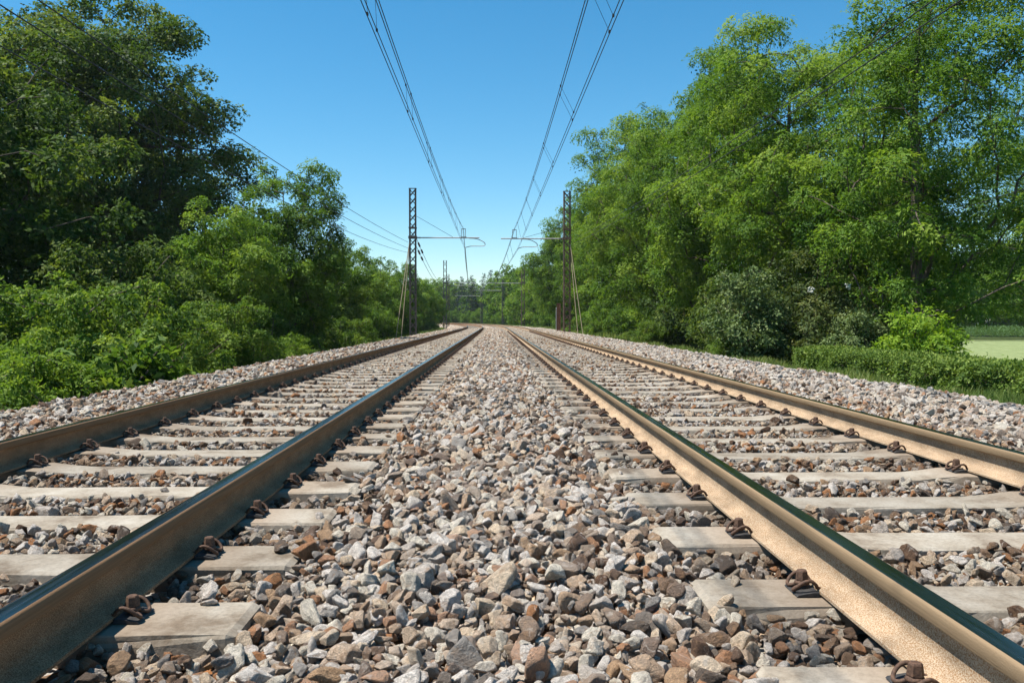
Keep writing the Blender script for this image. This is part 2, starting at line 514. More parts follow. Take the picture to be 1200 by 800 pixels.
def stone_points():
    out = []
    def layer(s0, s1, cell, lo, hi, dz, keep, mode):
        ds = np.arange(-5.5, 6.0, cell); ss = np.arange(s0, s1, cell)
        D, SS = np.meshgrid(ds, ss)
        D = D.ravel() + RNG.uniform(-.5, .5, D.size) * cell
        SS = SS.ravel() + RNG.uniform(-.5, .5, SS.size) * cell
        k = RNG.random(D.size) < keep
        D, SS = D[k], SS[k]
        r = np.exp(RNG.normal(math.log((lo * hi) ** .5), .28, D.size)).clip(lo * .75, hi * 1.25) / 2
        z = bed_z(D, SS) + dz + RNG.uniform(-.008, .008, D.size) + (r - lo * .5) * .35
        ok = np.ones(D.size, bool)
        for tcx, sp, ph in ((TL, SPL, PHL), (TR, SPR, PHR)):
            dl = np.abs(D - tcx)
            q = (SS - ph + sp / 2) % sp - sp / 2
            on = (dl < 1.135 + r * .5) & (np.abs(q) < .122 + r * .55)
            stray = on & (RNG.random(D.size) < np.where(dl > .98, .035, .003)) & (mode == 2)
            z = np.where(stray, ST + r * .28 - np.where(dl < .6, .02, 0), z)
            ok &= (~on) | stray
            rail = (np.abs(dl - .75) < .035) | ((np.abs(dl - .75) < .09) & (r > .026))
            ok &= ~rail
            crib = (dl < 1.1)
            ok &= ~(crib & (r > .031) & ~stray & (RNG.random(D.size) < .8))
            z = np.where(crib & ~on, np.minimum(z, ST + np.where(dl > .92, .022, .010) - r * .45), z)
            z = np.where(np.abs(dl - .75) < .16, np.minimum(z, ST + .004 - r * .75), z)
        D, SS, r, z = D[ok], SS[ok], r[ok], z[ok]
        out.append((D, SS, r, z))
    # (from, to, cell, smallest, largest, lift, share kept, layer)
    layer(-3, 9, .026, .018, .034, -.008, .7, 1)
    layer(-3, 9, .036, .036, .058, -.014, 1, 1)
    layer(-3, 9, .045, .038, .072, .010, .75, 2)
    layer(-3, 9, .120, .066, .092, .022, .40, 2)
    layer(9, 20, .046, .042, .064, -.012, 1, 1)
    layer(9, 20, .066, .05, .088, .012, .75, 2)
    layer(20, 38, .062, .048, .074, -.008, 1, 1)
    layer(20, 38, .10, .055, .09, .014, .7, 2)
    layer(38, 85, .10, .055, .09, .0, 1, 1)
    D, SS, r, z = (np.concatenate(a) for a in zip(*out))
    return D, SS, r, z

def build_ballast():
    coll = rock_shapes()
    D, SS, r, z = stone_points()
    n = len(D)
    X, Y = Pn(SS, D)
    me = bpy.data.meshes.new('ballast')
    me.vertices.add(n)
    me.vertices.foreach_set('co', np.stack([X, Y, z], 1).astype(np.float32).ravel())
    def att(nm, t, vals, key='value'):
        a = me.attributes.new(nm, t, 'POINT'); a.data.foreach_set(key, vals.ravel())
    att('idx', 'INT', RNG.integers(0, 30, n).astype(np.int32))
    # lie mostly flat, tipped at random
    rot = np.stack([RNG.normal(0, .55, n), RNG.normal(0, .55, n), RNG.uniform(0, 6.283, n)], 1)
    att('rot', 'FLOAT_VECTOR', rot.astype(np.float32), 'vector')
    scl = r[:, None] * RNG.uniform(.85, 1.2, (n, 3))
    att('scl', 'FLOAT_VECTOR', scl.astype(np.float32), 'vector')
    att('rnd', 'FLOAT', RNG.random(n).astype(np.float32))
    # brake dust and rust lie thick beside the rails, fresh pale stone on the right-hand shoulder
    nearrail = np.minimum(np.minimum(np.abs(D - TL - .75), np.abs(D - TL + .75)), np.minimum(np.abs(D - TR - .75), np.abs(D - TR + .75)))
    dirt = np.clip(1 - nearrail / .55, 0, 1) * .85 + ((np.abs(D - TL) < 1.0) | (np.abs(D - TR) < 1.0)) * .16 + .08
    lump = .5 + .5 * np.sin(SS * 1.3 + 2 * np.sin(D * 1.1)) * np.sin(D * 2.3 + SS * .4)
    dirt = np.clip(dirt * (.55 + .6 * lump) * RNG.uniform(.35, 1.15, n), 0, 1)
    dirt = np.where(r < .017, np.maximum(dirt, .55), dirt)
    att('dirt', 'FLOAT', dirt.astype(np.float32))
    pale = np.clip((D - 3.1) / .6, 0, 1) * .48 + np.clip((-3.1 - D) / .6, 0, 1) * .12 + np.exp(-(D / .55) ** 2) * .22
    pale = np.clip(pale * RNG.uniform(0, 1.6, n), 0, .8)
    att('pale', 'FLOAT', pale.astype(np.float32))
    me.update()
    o = link('ballast', me)
    tag(o, 'loose crushed stone ballast of mixed grey, white and brown stones', 'ballast', kind='stuff')
    ng = bpy.data.node_groups.new('scatter_stones', 'GeometryNodeTree')
    ng.interface.new_socket('Geometry', in_out='INPUT', socket_type='NodeSocketGeometry')
    ng.interface.new_socket('Geometry', in_out='OUTPUT', socket_type='NodeSocketGeometry')
    gi = ng.nodes.new('NodeGroupInput'); go = ng.nodes.new('NodeGroupOutput')
    iop = ng.nodes.new('GeometryNodeInstanceOnPoints')
    ci = ng.nodes.new('GeometryNodeCollectionInfo')
    ci.inputs['Collection'].default_value = coll
    ci.inputs['Separate Children'].default_value = True
    ci.inputs['Reset Children'].default_value = True
    iop.inputs['Pick Instance'].default_value = True
    def na(nm, t):
        x = ng.nodes.new('GeometryNodeInputNamedAttribute'); x.data_type = t
        x.inputs['Name'].default_value = nm
        return [k for k in x.outputs if k.enabled and k.name == 'Attribute'][0]
    L = ng.links.new
    L(gi.outputs[0], iop.inputs['Points'])
    L(ci.outputs[0], iop.inputs['Instance'])
    L(na('idx', 'INT'), iop.inputs['Instance Index'])
    er = ng.nodes.new('FunctionNodeEulerToRotation')
    L(na('rot', 'FLOAT_VECTOR'), er.inputs[0])
    L(er.outputs[0], iop.inputs['Rotation'])
    L(na('scl', 'FLOAT_VECTOR'), iop.inputs['Scale'])
    L(iop.outputs[0], go.inputs[0])
    md = o.modifiers.new('scatter', 'NODES'); md.node_group = ng
    print('stones', n)

# ------------------------------------------------------------------ rails
RAIL_HALF = [(.0255, -.0009), (.0296, -.0030), (.0324, -.0068), (.0334, -.0130), (.0340, -.0340), (.0328, -.0362), (.0175, -.0410),
             (.0100, -.0450), (.0078, -.0520), (.0072, -.0690), (.0074, -.0920), (.0090, -.1060), (.0135, -.1160),
             (.0230, -.1240), (.0430, -.1320), (.0645, -.1375), (.0675, -.1400), (.0675, -.1480)]
TOP_HALF = [(.0255, -.0009), (.0140, -.0002), (.0, .0)]

def sweep(name, prof, d0, mat, parent=None, closed=False, smooth=True):
    ss = np.concatenate([np.arange(-3.5, S0, 3.0), np.arange(S0, 330, 3.0)])
    V = []
    for s in ss:
        for (u, z) in prof: V.append(P(s, d0 + u, z))
    n = len(prof); F = []
    for i in range(len(ss) - 1):
        for k in range(n - (0 if closed else 1)):
            F.append((i * n + k, i * n + (k + 1) % n, (i + 1) * n + (k + 1) % n, (i + 1) * n + k))
    me = bpy.data.meshes.new(name)
    me.from_pydata(V, [], F)
    if smooth: me.polygons.foreach_set('use_smooth', np.ones(len(F), dtype=bool))
    me.update()
    try: me.set_sharp_from_angle(angle=math.radians(40))
    except Exception: pass
    return link(name, me, mat, parent)

def build_rails():
    left = [(-u, z) for u, z in RAIL_HALF]
    body = left + list(reversed(RAIL_HALF))
    # open profile: from the left edge of the running surface down, round the foot and up the right side
    top = [(-u, z) for u, z in TOP_HALF] + [(u, z) for u, z in reversed(TOP_HALF[:-1])]
    for d, mat, lab in ((TL - .75, 'rail_shaded', 'outer rail of the left track, shaded brown steel with a polished top'),
                        (TL + .75, 'rail_shaded', 'inner rail of the left track, brown web in shade, running to the lower left corner'),
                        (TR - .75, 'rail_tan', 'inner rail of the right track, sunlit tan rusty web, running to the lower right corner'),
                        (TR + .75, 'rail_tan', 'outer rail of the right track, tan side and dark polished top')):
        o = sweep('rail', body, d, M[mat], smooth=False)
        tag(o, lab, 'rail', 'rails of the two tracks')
        sweep('running_surface', top, d, M['steel'], o, smooth=True)

# ------------------------------------------------------------------ sleepers
def sleeper_mesh(seed=0, hi=True):
    rr = random.Random(seed)
    xs = [-1.15, -1.13, -.95, -.62, -.50, -.40, -.2, 0, .2, .40, .50, .62, .95, 1.13, 1.15] if hi else [-1.15, -.6, -.42, .42, .6, 1.15]
    V, F = [], []
    prof_n = 8
    for x in xs:
        ax = abs(x)
        t = min(max((.62 - ax) / .2, 0), 1)
        w = .132 - .016 * t
        zt = ST - .020 * t
        if ax > 1.14: w -= .012; zt -= .010
        c = .008
        j = lambda a=.005: rr.uniform(-a, a)
        pts = [(-w - .03, -.36), (-w - .004 + j(), zt - .03 + j()), (-w + j(), zt - c + j()), (-w + c + j(), zt),
               (w - c + j(), zt), (w + j(), zt - c + j()), (w + .004 + j(), zt - .03 + j()), (w + .03, -.36)]
        V += [(x, y, z) for y, z in pts]
    for i in range(len(xs) - 1):
        for k in range(prof_n - 1):
            F.append((i * prof_n + k, (i + 1) * prof_n + k, (i + 1) * prof_n + k + 1, i * prof_n + k + 1))
    F.append(tuple(range(prof_n)))
    b = (len(xs) - 1) * prof_n
    F.append(tuple(b + k for k in reversed(range(prof_n))))
    me = bpy.data.meshes.new('sleeper')
    me.from_pydata(V, [], F); me.update()
    me.materials.append(M['concrete'])
    return me

def smooth_path(pts, n=5):
    pts = [Vector(p) for p in pts]
    out = []
    for i in range(len(pts) - 1):
        p0, p1, p2, p3 = pts[max(i - 1, 0)], pts[i], pts[i + 1], pts[min(i + 2, len(pts) - 1)]
        for k in range(n):
            t = k / n
            out.append(.5 * ((2 * p1) + (-p0 + p2) * t + (2 * p0 - 5 * p1 + 4 * p2 - p3) * t * t + (-p0 + 3 * p1 - 3 * p2 + p3) * t ** 3))
    out.append(pts[-1])
    return out

def clip_mesh(n=8, seg=5):
    """W-shaped tension clamp; u away from the rail centre, in metres above sleeper top"""
    mb = MB()
    half = [(.108, .000, .040), (.110, .016, .040), (.130, .021, .037), (.158, .022, .028), (.180, .034, .020), (.186, .055, .022),
            (.172, .074, .040), (.146, .082, .060), (.116, .080, .066), (.090, .073, .052), (.076, .062, .034), (.062, .052, .028)]
    full = [(u, -y, z) for u, y, z in reversed(half[1:])] + half
    full = [(.072 + (u - .072) * .68, y * .66, z * .74) for u, y, z in full]
    mb.tube(smooth_path(full, seg), .0058, n)
    return mb.mesh('spring_clip')

def bolt_mesh(hi=True):
    mb = MB()
    mb.lathe([(.024, .026), (.024, .032), (.021, .037), (.017, .038)], (.1125, 0, 0), 14 if hi else 8)
    mb.lathe([(.0205, .038), (.0215, .041), (.0180, .067), (.015, .071)], (.1125, 0, 0), 6, smooth=False)
    return mb.mesh('bolt')

def plate_mesh():
    mb = MB()
    V = []
    for (u, z) in ((.078, .003), (.078, .014), (.095, .014), (.115, .011), (.138, .007), (.142, .003)):
        V += [(u, -.054, z), (u, .054, z)]
    F = [(2 * i, 2 * i + 2, 2 * i + 3, 2 * i + 1) for i in range(5)] + [(0, 2, 4, 6, 8, 10), (11, 9, 7, 5, 3, 1)]
    mb.add(V, F)
    return mb.mesh('guide_plate')

def fastening_mesh():
    mb = MB()
    half = [(.110, .0, .04), (.16, .024, .03), (.185, .05, .025), (.13, .08, .066), (.065, .055, .03)]
    full = [(.074 + (u - .074) * .75, y * .8, z * .8) for u, y, z in [(u, -y, z) for u, y, z in reversed(half[1:])] + half]
    mb.tube(full, .008, 5)
    mb.lathe([(.022, .035), (.018, .070)], (.115, 0, 0), 6, smooth=False)
    mb.box((.118, 0, .008), (.085, .13, .012))
    return mb.mesh('rail_fastening')

def build_sleepers():
    bodies = [sleeper_mesh(k) for k in range(6)]
    low = sleeper_mesh(9, False)
    cm, bm_, pm = clip_mesh(), bolt_mesh(), plate_mesh()
    cm2, bm2 = clip_mesh(6, 3), bolt_mesh(False)
    fm = fastening_mesh()
    for me in (cm, bm_, cm2, bm2, fm): me.materials.append(M['clip'])
    pm.materials.append(M['plate'])
    first = {'left': True, 'right': True}
    ordn = ['nearest', 'second', 'third', 'fourth', 'fifth', 'sixth']
    rest = MB()
    for side, tcx, sp, ph in (('left', TL, SPL, PHL), ('right', TR, SPR, PHR)):
        k0 = -math.floor((ph + .6) / sp) + 3
        count = 0
        k = 0
        s = ph - sp * 1
        while s < 250:
            if count < 150:
                jit = random.uniform(-.008, .008)
                near = s < 26
                o = link('sleeper', bodies[count % 6] if near else low)
                p = P(s + jit, tcx)
                o.location = p
                o.rotation_euler = (0, 0, heading(s) + random.uniform(-.006, .006))
                grp = 'concrete sleepers of the %s track' % side
                vis = round((s - ph) / sp)
                if 0 <= vis < 6:
                    nth = ordn[vis] + ' from the camera'
                    lab = 'grey concrete sleeper of the %s track, %s' % (side, 'nearest one with its end block whole' if vis == 0 else nth)
                else:
                    lab = 'weathered grey concrete sleeper in the row farther along under the %s track' % side if vis >= 6 else \
                          'grey concrete sleeper of the %s track cut off at the picture bottom' % side
                tag(o, lab, 'sleeper', grp)
                if s < 60:
                    for rx in (-.75, .75):
                        for sgn in (-1, 1):
                            base = Matrix.Translation((rx - sgn * .008, 0, ST)) @ Matrix.Rotation(0 if sgn > 0 else math.pi, 4, 'Z')
                            if near:
                                g = link('guide_plate', pm, None, o); g.matrix_local = base
                                c = link('spring_clip', cm if s < 12 else cm2, None, o)
                                c.matrix_local = base @ Matrix.Rotation(random.uniform(-.07, .07), 4, 'Z') @ Matrix.Translation((.07, random.uniform(-.006, .006), 0)) @ Matrix.Scale(random.uniform(.86, .92), 4) @ Matrix.Translation((-.07, 0, 0))
                                b = link('bolt', bm_ if s < 12 else bm2, None, c)
                                b.matrix_local = Matrix.Translation((.1125, 0, 0)) @ Matrix.Rotation(random.uniform(0, 1.5), 4, 'Z') @ Matrix.Translation((-.1125, 0, 0))
                            else:
                                f = link('rail_fastening', fm, None, o); f.matrix_local = base
                count += 1
            else:
                p = Vector(P(s, tcx)); rot = Matrix.Rotation(heading(s), 3, 'Z')
                rest.box(p + Vector((0, 0, ST - .08)), (2.3, .25, .16), rot)
            s += sp
    o = rest.build('distant_sleepers', M['concrete'])
    tag(o, 'far concrete sleepers under both tracks round the curve', 'sleepers', kind='stuff')

# ------------------------------------------------------------------ overhead line
def sag_pts(a, b, sag, n=14):
    a, b = Vector(a), Vector(b)
    return [a.lerp(b, t) - Vector((0, 0, 4 * sag * t * (1 - t))) for t in [i / n for i in range(n + 1)]]

ZC, ZM = 5.17, 6.43
STATIONS = [-5.0, 55.0, 122.0, 182.0, 240.0]
def build_overhead():
    # offsets of (contact, messenger) at each station
    for lab, offs in (('left', [(-1.86, -1.86), (-1.90, -2.0), (-1.7, -1.75), (-1.9, -1.9), (-1.7, -1.7)]),
                      ('right', [(1.93, 1.60), (1.47, 1.25), (1.85, 1.7), (1.6, 1.7), (1.8, 1.8)])):
        root = empty('overhead_line', P(25, offs[0][0], ZM))
        tag(root, 'double messenger and contact wires strung over the %s track' % lab, 'overhead line', 'overhead lines')
        inv = Matrix.Translation(root.location).inverted()
        mess, cont = MB(), MB()
        for i in range(len(STATIONS) - 1):
            s0, s1 = STATIONS[i], STATIONS[i + 1]
            a, b = offs[i], offs[i + 1]
            w = 1 + .5 * (i > 0)
            for e in (-.022, .022):
                mess.tube(sag_pts(P(s0, a[1] + e, ZM), P(s1, b[1] + e, ZM), .72), .0085 * w, 5)
                cont.tube(sag_pts(P(s0, a[0] + e * 1.3, ZC), P(s1, b[0] + e * 1.3, ZC), .02, 4), .0075 * w, 5)
            nd = 10
            for k in range(1, nd):
                for e, dt in ((-.022, 0.0), (.022, .012)):
                    t = k / nd + dt
                    pm = Vector(P(s0, a[1] + e, ZM)).lerp(Vector(P(s1, b[1] + e, ZM)), t) - Vector((0, 0, 4 * .72 * t * (1 - t)))
                    pc = Vector(P(s0, a[0] + e, ZC)).lerp(Vector(P(s1, b[0] + e, ZC)), t)
                    dm = MB()
                    dm.tube([pm, pc], .0035 * w, 4)
                    for q in (pm, pc): dm.box(q, (.03, .05, .04))
                    dm.v = [tuple(inv @ Vector(v)) for v in dm.v]
                    if i == 0: dm.build('dropper', M['wire'], root)
                    else: 
                        b0 = len(mess.v); mess.v += [tuple(Vector(v) + root.location) for v in dm.v]
                        mess.f += [tuple(j + b0 for j in f) for f in dm.f]; mess.sm += dm.sm
        for mb, nm in ((mess, 'messenger_wire'), (cont, 'contact_wire')):
            mb.v = [tuple(inv @ Vector(v)) for v in mb.v]
            mb.build(nm, M['wire'], root)

def lattice(mb, w, dep, h0, h1, step, leg=.095, br=.045):
    for sx in (-1, 1):
        # channel: web and two flanges
        mb.box((sx * w / 2, 0, (h0 + h1) / 2), (.014, dep, h1 - h0))
        for sy in (-1, 1):
            mb.box((sx * (w / 2 - leg / 2 + .008), sy * (dep / 2 + .006), (h0 + h1) / 2), (leg, .010, h1 - h0))
    n = int((h1 - h0) / step)
    for sy in (-1, 1):
        y = sy * (dep / 2 + .017)
        for i in range(n):
            a, b = h0 + (h1 - h0) * i / n, h0 + (h1 - h0) * (i + 1) / n
            x0, x1 = (-w / 2, w / 2) if i % 2 == 0 else (w / 2, -w / 2)
            mb.bar((x0, y, a), (x1, y, b), .008, br)
            mb.bar((-x0, y + sy * .010, a), (-x1, y + sy * .010, b), .008, br)
    mb.box((0, 0, h1 + .012), (w + .05, dep + .06, .02))

def insulator(mb, a, b, r=.07, n=4):
    a, b = Vector(a), Vector(b)
    d = b - a
    rot = d.to_track_quat('Z', 'Y').to_matrix()
    prof = [(.02, 0)]
    for i in range(n):
        z0 = d.length * (i + .15) / n; z1 = d.length * (i + .75) / n
        prof += [(r * .45, z0), (r, z0 + .01), (r * .85, (z0 + z1) / 2), (r * .4, z1)]
    prof.append((.02, d.length))
    mb.lathe(prof, a, 10, True, rot)

def mast(s, d, top, arm_z, arm_end, loop, mess_d, label, mat='mast_grey', width=.44, guys=0, base=-1.0, detail=True, stay=None):
    """offsets are across the track; the mast stands at d"""
    sg = 1 if arm_end > d else -1
    root = empty('catenary_mast', P(s, d, base), heading(s))
    tag(root, label, 'mast', 'masts carrying the overhead line')
    L = lambda off, z, y=0: (off - d, y, z - base)
    mb = MB(); lattice(mb, width, .22, 0, top - base, .50 if detail else .9)
    mb.box((0, 0, arm_z - base + .02), (width + .10, .36, .16)); mb.box((0, 0, arm_z - base + .62), (width + .06, .34, .10))
    mb.build('lattice_column', M[mat], root)
    if arm_z is not None:
        am = MB()
        am.tube([L(d + sg * .42, arm_z), L(arm_end, arm_z)], .038, 8)
        am.box(L(mess_d, arm_z + .02), (.34, .12, .10))
        for e in (-.12, .12):
            am.bar(L(mess_d + e, arm_z), L(mess_d + e, ZM - .02), .035)
        am.bar(L(mess_d - .14, ZM - .03), L(mess_d + .14, ZM - .03), .04)
        am.build('cantilever_arm', M['galv'], root)
        im = MB(); insulator(im, L(d + sg * .18, arm_z), L(d + sg * .50, arm_z), .07, 5)
        im.build('arm_insulator', M['insul'], root)
        if loop:
            c_off, out_off = loop
            lp = MB()
            lp.tube(smooth_path([L(c_off + .28, arm_z - .03), L(c_off + .75, arm_z - .07), L(out_off - .10, arm_z - .26),
                                 L(out_off, arm_z - .42), L(out_off - .15, arm_z - .52), L(c_off + .4, ZC + .14), L(c_off, ZC + .04)], 5), .024, 7)
            lp.build('steady_arm', M['galv'], root)
        if stay:
            st = MB(); st.tube([L(d + sg * .24, stay[0]), L(stay[1], arm_z + .04)], .012, 5)
            st.build('stay_rod', M['wire'], root)
    for g in range(guys):
        gm = MB()
        gd = -sg
        y = -.15 + .5 * g
        gm.tube([L(d + gd * .18, arm_z - .1, y * .3), L(d + gd * (1.0 - .3 * g), base + .05, y - 1.2)], .028, 6)
        gm.build('guy_rod', M['guy'], root)
    fb = MB(); fb.box((0, 0, -.1), (.9, .8, .5)); fb.build('footing', M['concrete'], root)
    return root

def build_masts():
    mast(55, -5.2, 8.93, 5.84, -.98, (-1.9, -.62), -1.98, 'tall dark lattice mast left of the tracks with two tan guy rods', 'mast_grey', .44, 2, -1.0, stay=(7.2, -2.66))
    mast(55.5, 4.62, 8.85, 5.84, .38, (1.47, 2.72), 1.25, 'tall rusty lattice mast right of the tracks before the robinia trees', 'mast_rust', .46, 2, -1.0, stay=(6.6, 1.8))
    mast(122, -5.0, 8.95, 5.84, -.9, (-1.7, -.5), -1.75, 'distant tall double-legged lattice mast at the left curve, behind the big left mast', 'mast_grey', .5, 0, -1.0, False)
    mast(131, -4.35, 7.5, 5.84, -.9, None, -1.75, 'shorter rust-grey lattice mast close behind the distant tall left one', 'mast_rust', .42, 0, -1.0, False)
    mast(122, 6.0, 8.2, 5.84, 1.2, (1.85, 3.0), 1.7, 'distant rusty lattice mast on the right, in front of the far trees', 'mast_rust', .5, 0, -1.0, False)
    mast(152, 6.4, 7.9, 5.84, 1.2, (1.6, 2.6), 1.7, 'slim distant mast between the two hazier right-hand ones', 'mast_grey', .4, 0, -1.0, False)
    mast(186, 7.0, 7.4, 5.84, 1.2, (1.6, 2.6), 1.7, 'farthest mast, with its arm before the dark conifers', 'mast_grey', .42, 0, -1.0, False)
    # rusty beam stub and thin pole by the right mast
    b = MB()
    b.box((0, 0, 1.35), (.014, .16, 2.7)); b.box((-.13, 0, 1.35), (.25, .012, 2.7)); b.box((-.13, .16, 1.35), (.25, .012, 2.7))
    o = b.build('steel_post', M['beam'], None, P(60, 4.55, -.9)); tag(o, 'short rusty steel beam post beside the foot of the right mast', 'post')
    b = MB(); b.tube([(0, 0, 0), (0, 0, 2.6)], .035, 8); b.lathe([(.05, 2.6), (.045, 2.66), (.01, 2.69)], (0, 0, 0), 8)
    o = b.build('marker_pole', M['galv'], None, P(78, 5.6, -.95)); tag(o, 'thin grey pole standing in weeds past the right mast', 'pole')

def build_cables():
    def cable(name, pts, r, label, grp=None):
        mb = MB(); mb.tube(pts, r, 5)
        c = Vector(pts[len(pts) // 2])
        mb.v = [tuple(Vector(v) - c) for v in mb.v]
        o = mb.build(name, M['wire'], None, c); tag(o, label, 'cable', grp)
    g1, g2 = 'feeder cables left of the line', 'feeder cables right of the line'
    cable('feeder_cable', sag_pts((-7.2, -5, 5.75), (-5.5, 55, 5.55), .45), .011, 'topmost black cable crossing the big dark tree at left', g1)
    cable('feeder_cable', sag_pts((-7.1, -5, 5.35), (-5.5, 55, 5.18), .55), .011, 'middle black cable of the three crossing the big dark tree at left', g1)
    cable('feeder_cable', sag_pts((-6.8, -5, 4.75), (-5.5, 55, 4.90), .75), .010, 'lowest black cable of the three reaching the left mast', g1)
    cable('feeder_cable', sag_pts((7.2, -5, 5.55), (5.0, 55, 5.5), .5), .011, 'lower of the two black cables crossing the upper right treetops', g2)
    cable('feeder_cable', sag_pts((7.15, -5, 5.8), (5.0, 55, 5.75), .5), .011, 'upper of the two black cables crossing the upper right treetops', g2)
    cable('telephone_cable', sag_pts((9.6, -5, 4.0), (13.5, 44, 3.4), .25), .010, 'single thin cable sloping low through the right-hand trees')
    for z0, z1, lab in ((5.75, 5.6, 'upper'), (5.25, 5.1, 'lower')):
        a, b = Vector(P(55, -4.95, z0)), Vector(P(122, -4.7, z1))
        o = empty('anchored_cable', a)
        tag(o, '%s cable with a string of insulators leading away behind the big left mast' % lab, 'cable', 'anchored cables behind the left mast')
        mb = MB(); mb.tube([p - a for p in sag_pts(a, b, 1.0)], .016, 5); mb.build('wire', M['wire'], o)
        pts = sag_pts(a, b, 1.0, 40)
        for q in (1, 3):
            im = MB(); insulator(im, pts[q] - a, pts[q + 1] - a, .065, 6); im.build('insulator', M['insul'], o)

# ------------------------------------------------------------------ vegetation
def unit(r, n):
    u = r.normal(size=(n, 3)); return u / np.linalg.norm(u, axis=1)[:, None]

def leaf_cloud(r, C, Rc, cnt, L, W, flat=.6, up=.8, droop=.3, tonec=None, spread=.25, outb=.7, spray=(.38, .16, 16)):
    """clumps of sprays: every spray is a flat twig of leaves that share one tilt"""
    Ls, Ws, per = spray
    ns_ = np.maximum(cnt // per, 1)
    ci = np.repeat(np.arange(len(C)), ns_)
    m = len(ci)
    u = unit(r, m)
    off = u * (r.random(m) ** .42)[:, None] * Rc[ci][:, None]
    off[:, 2] *= flat
    sp = C[ci] + off
    sn = u * outb + r.normal(size=(m, 3)) * .42; sn[:, 2] += up
    sn /= np.linalg.norm(sn, axis=1)[:, None]
    sdir = u * .7 + r.normal(size=(m, 3)) * .55; sdir[:, 2] -= droop
    sdir -= sn * (sdir * sn).sum(1)[:, None]; sdir /= np.linalg.norm(sdir, axis=1)[:, None] + 1e-9
    sside = np.cross(sdir, sn)
    tc = np.full(len(C), .5) if tonec is None else tonec
    stone_ = tc[ci] + r.normal(0, spread * .62, m)
    ssz = r.uniform(.6, 1.35, m)
    idx = np.repeat(np.arange(m), per)
    n = len(idx)
    t = r.uniform(-.5, .5, n); v = r.uniform(-1, 1, n)
    k = ssz[idx][:, None]
    # the tip of the spray hangs
    pos = sp[idx] + sdir[idx] * (t[:, None] * Ls * k) + sside[idx] * (v[:, None] * Ws * k) - np.stack([np.zeros(n), np.zeros(n), (t + .5) ** 2 * Ls * .35], 1) * k \
        + sn[idx] * r.normal(0, .018, n)[:, None]
    d = sdir[idx] * .55 + sside[idx] * np.sign(v)[:, None] * .75 + r.normal(size=(n, 3)) * .30
    d /= np.linalg.norm(d, axis=1)[:, None]
    nn = sn[idx] + r.normal(size=(n, 3)) * .24
    nn -= d * (nn * d).sum(1)[:, None]
    nn /= np.linalg.norm(nn, axis=1)[:, None] + 1e-9
    sd = np.cross(d, nn)
    k = r.uniform(.65, 1.3, n)[:, None]
    l, w = L * k, W * k
    p0 = pos
    p1 = pos + d * l * .45 + sd * w * .5 + nn * w * .14
    p2 = pos + d * l - nn * l * .10
    p3 = pos + d * l * .45 - sd * w * .5 + nn * w * .14
    V = np.stack([p0, p1, p2, p3], 1).reshape(-1, 3)
    F = np.arange(4 * n).reshape(n, 4)
    tone = np.clip(stone_[idx] + r.normal(0, spread * .28, n), 0, 1)
    return V, F, tone

def skeleton(r, C, roots, base_r, wob=.12):
    """join every clump to the nearest inner node; returns tube meshes with tapering radii"""
    nodes = [np.array(p, float) for p in roots]
    par = [max(i - 1, -1) for i in range(len(roots))]
    par[0] = -1
    order = np.argsort(np.hypot(C[:, 0], C[:, 1]) + .35 * np.abs(C[:, 2] - roots[-1][2] * .6))
    for ci in order:
        c = C[ci]
        A = np.array(nodes)
        v = c - A
        cost = np.linalg.norm(v, axis=1) + 1.2 * np.clip(A[:, 2] - c[2] + .1, 0, None)
        j = int(np.argmin(cost))
        dist = np.linalg.norm(c - nodes[j])
        if dist > .9:
            m = nodes[j] * .45 + c * .55 + np.array([0, 0, .08 * dist]) + r.normal(size=3) * wob * dist * .5
            nodes.append(m); par.append(j); j = len(nodes) - 1
        nodes.append(c.copy()); par.append(j)
    w = np.ones(len(nodes))
    for i in range(len(nodes) - 1, 0, -1):
        if par[i] >= 0: w[par[i]] += w[i]
    rad = base_r * np.sqrt(w / w[0])
    rad = np.maximum(rad, .012)
    return nodes, par, rad

def tubes(nodes, par, rad, n=5):
    V, F = [], []
    for i in range(1, len(nodes)):
        j = par[i]
        if j < 0: continue
        a, b = nodes[j], nodes[i]
        t = b - a; ln = np.linalg.norm(t)
        if ln < 1e-4: continue
        t /= ln
        up = np.array([0, 0, 1.0]) if abs(t[2]) < .9 else np.array([1.0, 0, 0])
        sx = np.cross(t, up); sx /= np.linalg.norm(sx); sy = np.cross(sx, t)
        ra, rb = min(rad[j], rad[i] * 1.35), rad[i]
        b0 = len(V)
        for p, q in ((a, ra), (b, rb)):
            for k in range(n):
                an = 2 * math.pi * k / n
                V.append(p + (sx * math.cos(an) + sy * math.sin(an)) * q)
        for k in range(n):
            F.append((b0 + k, b0 + (k + 1) % n, b0 + n + (k + 1) % n, b0 + n + k))
    return np.array(V), np.array(F)

def crown_points(r, H, Rx, low, n, shape=.5, lump=.28, inner=.3):
    """clump centres in a lumpy ellipsoid from height low to H"""
    zc, zr = (low + H) * (.5 + .04 * shape), (H - low) / 2
    bd = unit(r, 14); bs = r.uniform(.3, 1.0, 14)
    out = []
    tries = 0
    mind = (Rx * Rx * zr * 4.2 / n) ** (1 / 3) * .72
    while len(out) < n and tries < n * 40:
        tries += 1
        u = unit(r, 1)[0]
        g = 1 + lump * (np.sum(bs * np.exp((bd @ u - 1) * 7)) - .55)
        f = inner + (1 - inner) * r.random() ** .6
        p = np.array([u[0] * Rx, u[1] * Rx, u[2] * zr]) * g * f
        # narrower towards the top
        tz = p[2] / zr
        k = 1 - .25 * max(tz, 0)
        p[0] *= k; p[1] *= k
        p[2] += zc
        if p[2] < low * .6: continue
        if out and np.min(np.linalg.norm(np.array(out) - p, axis=1)) < mind: continue
        out.append(p)
    return np.array(out)

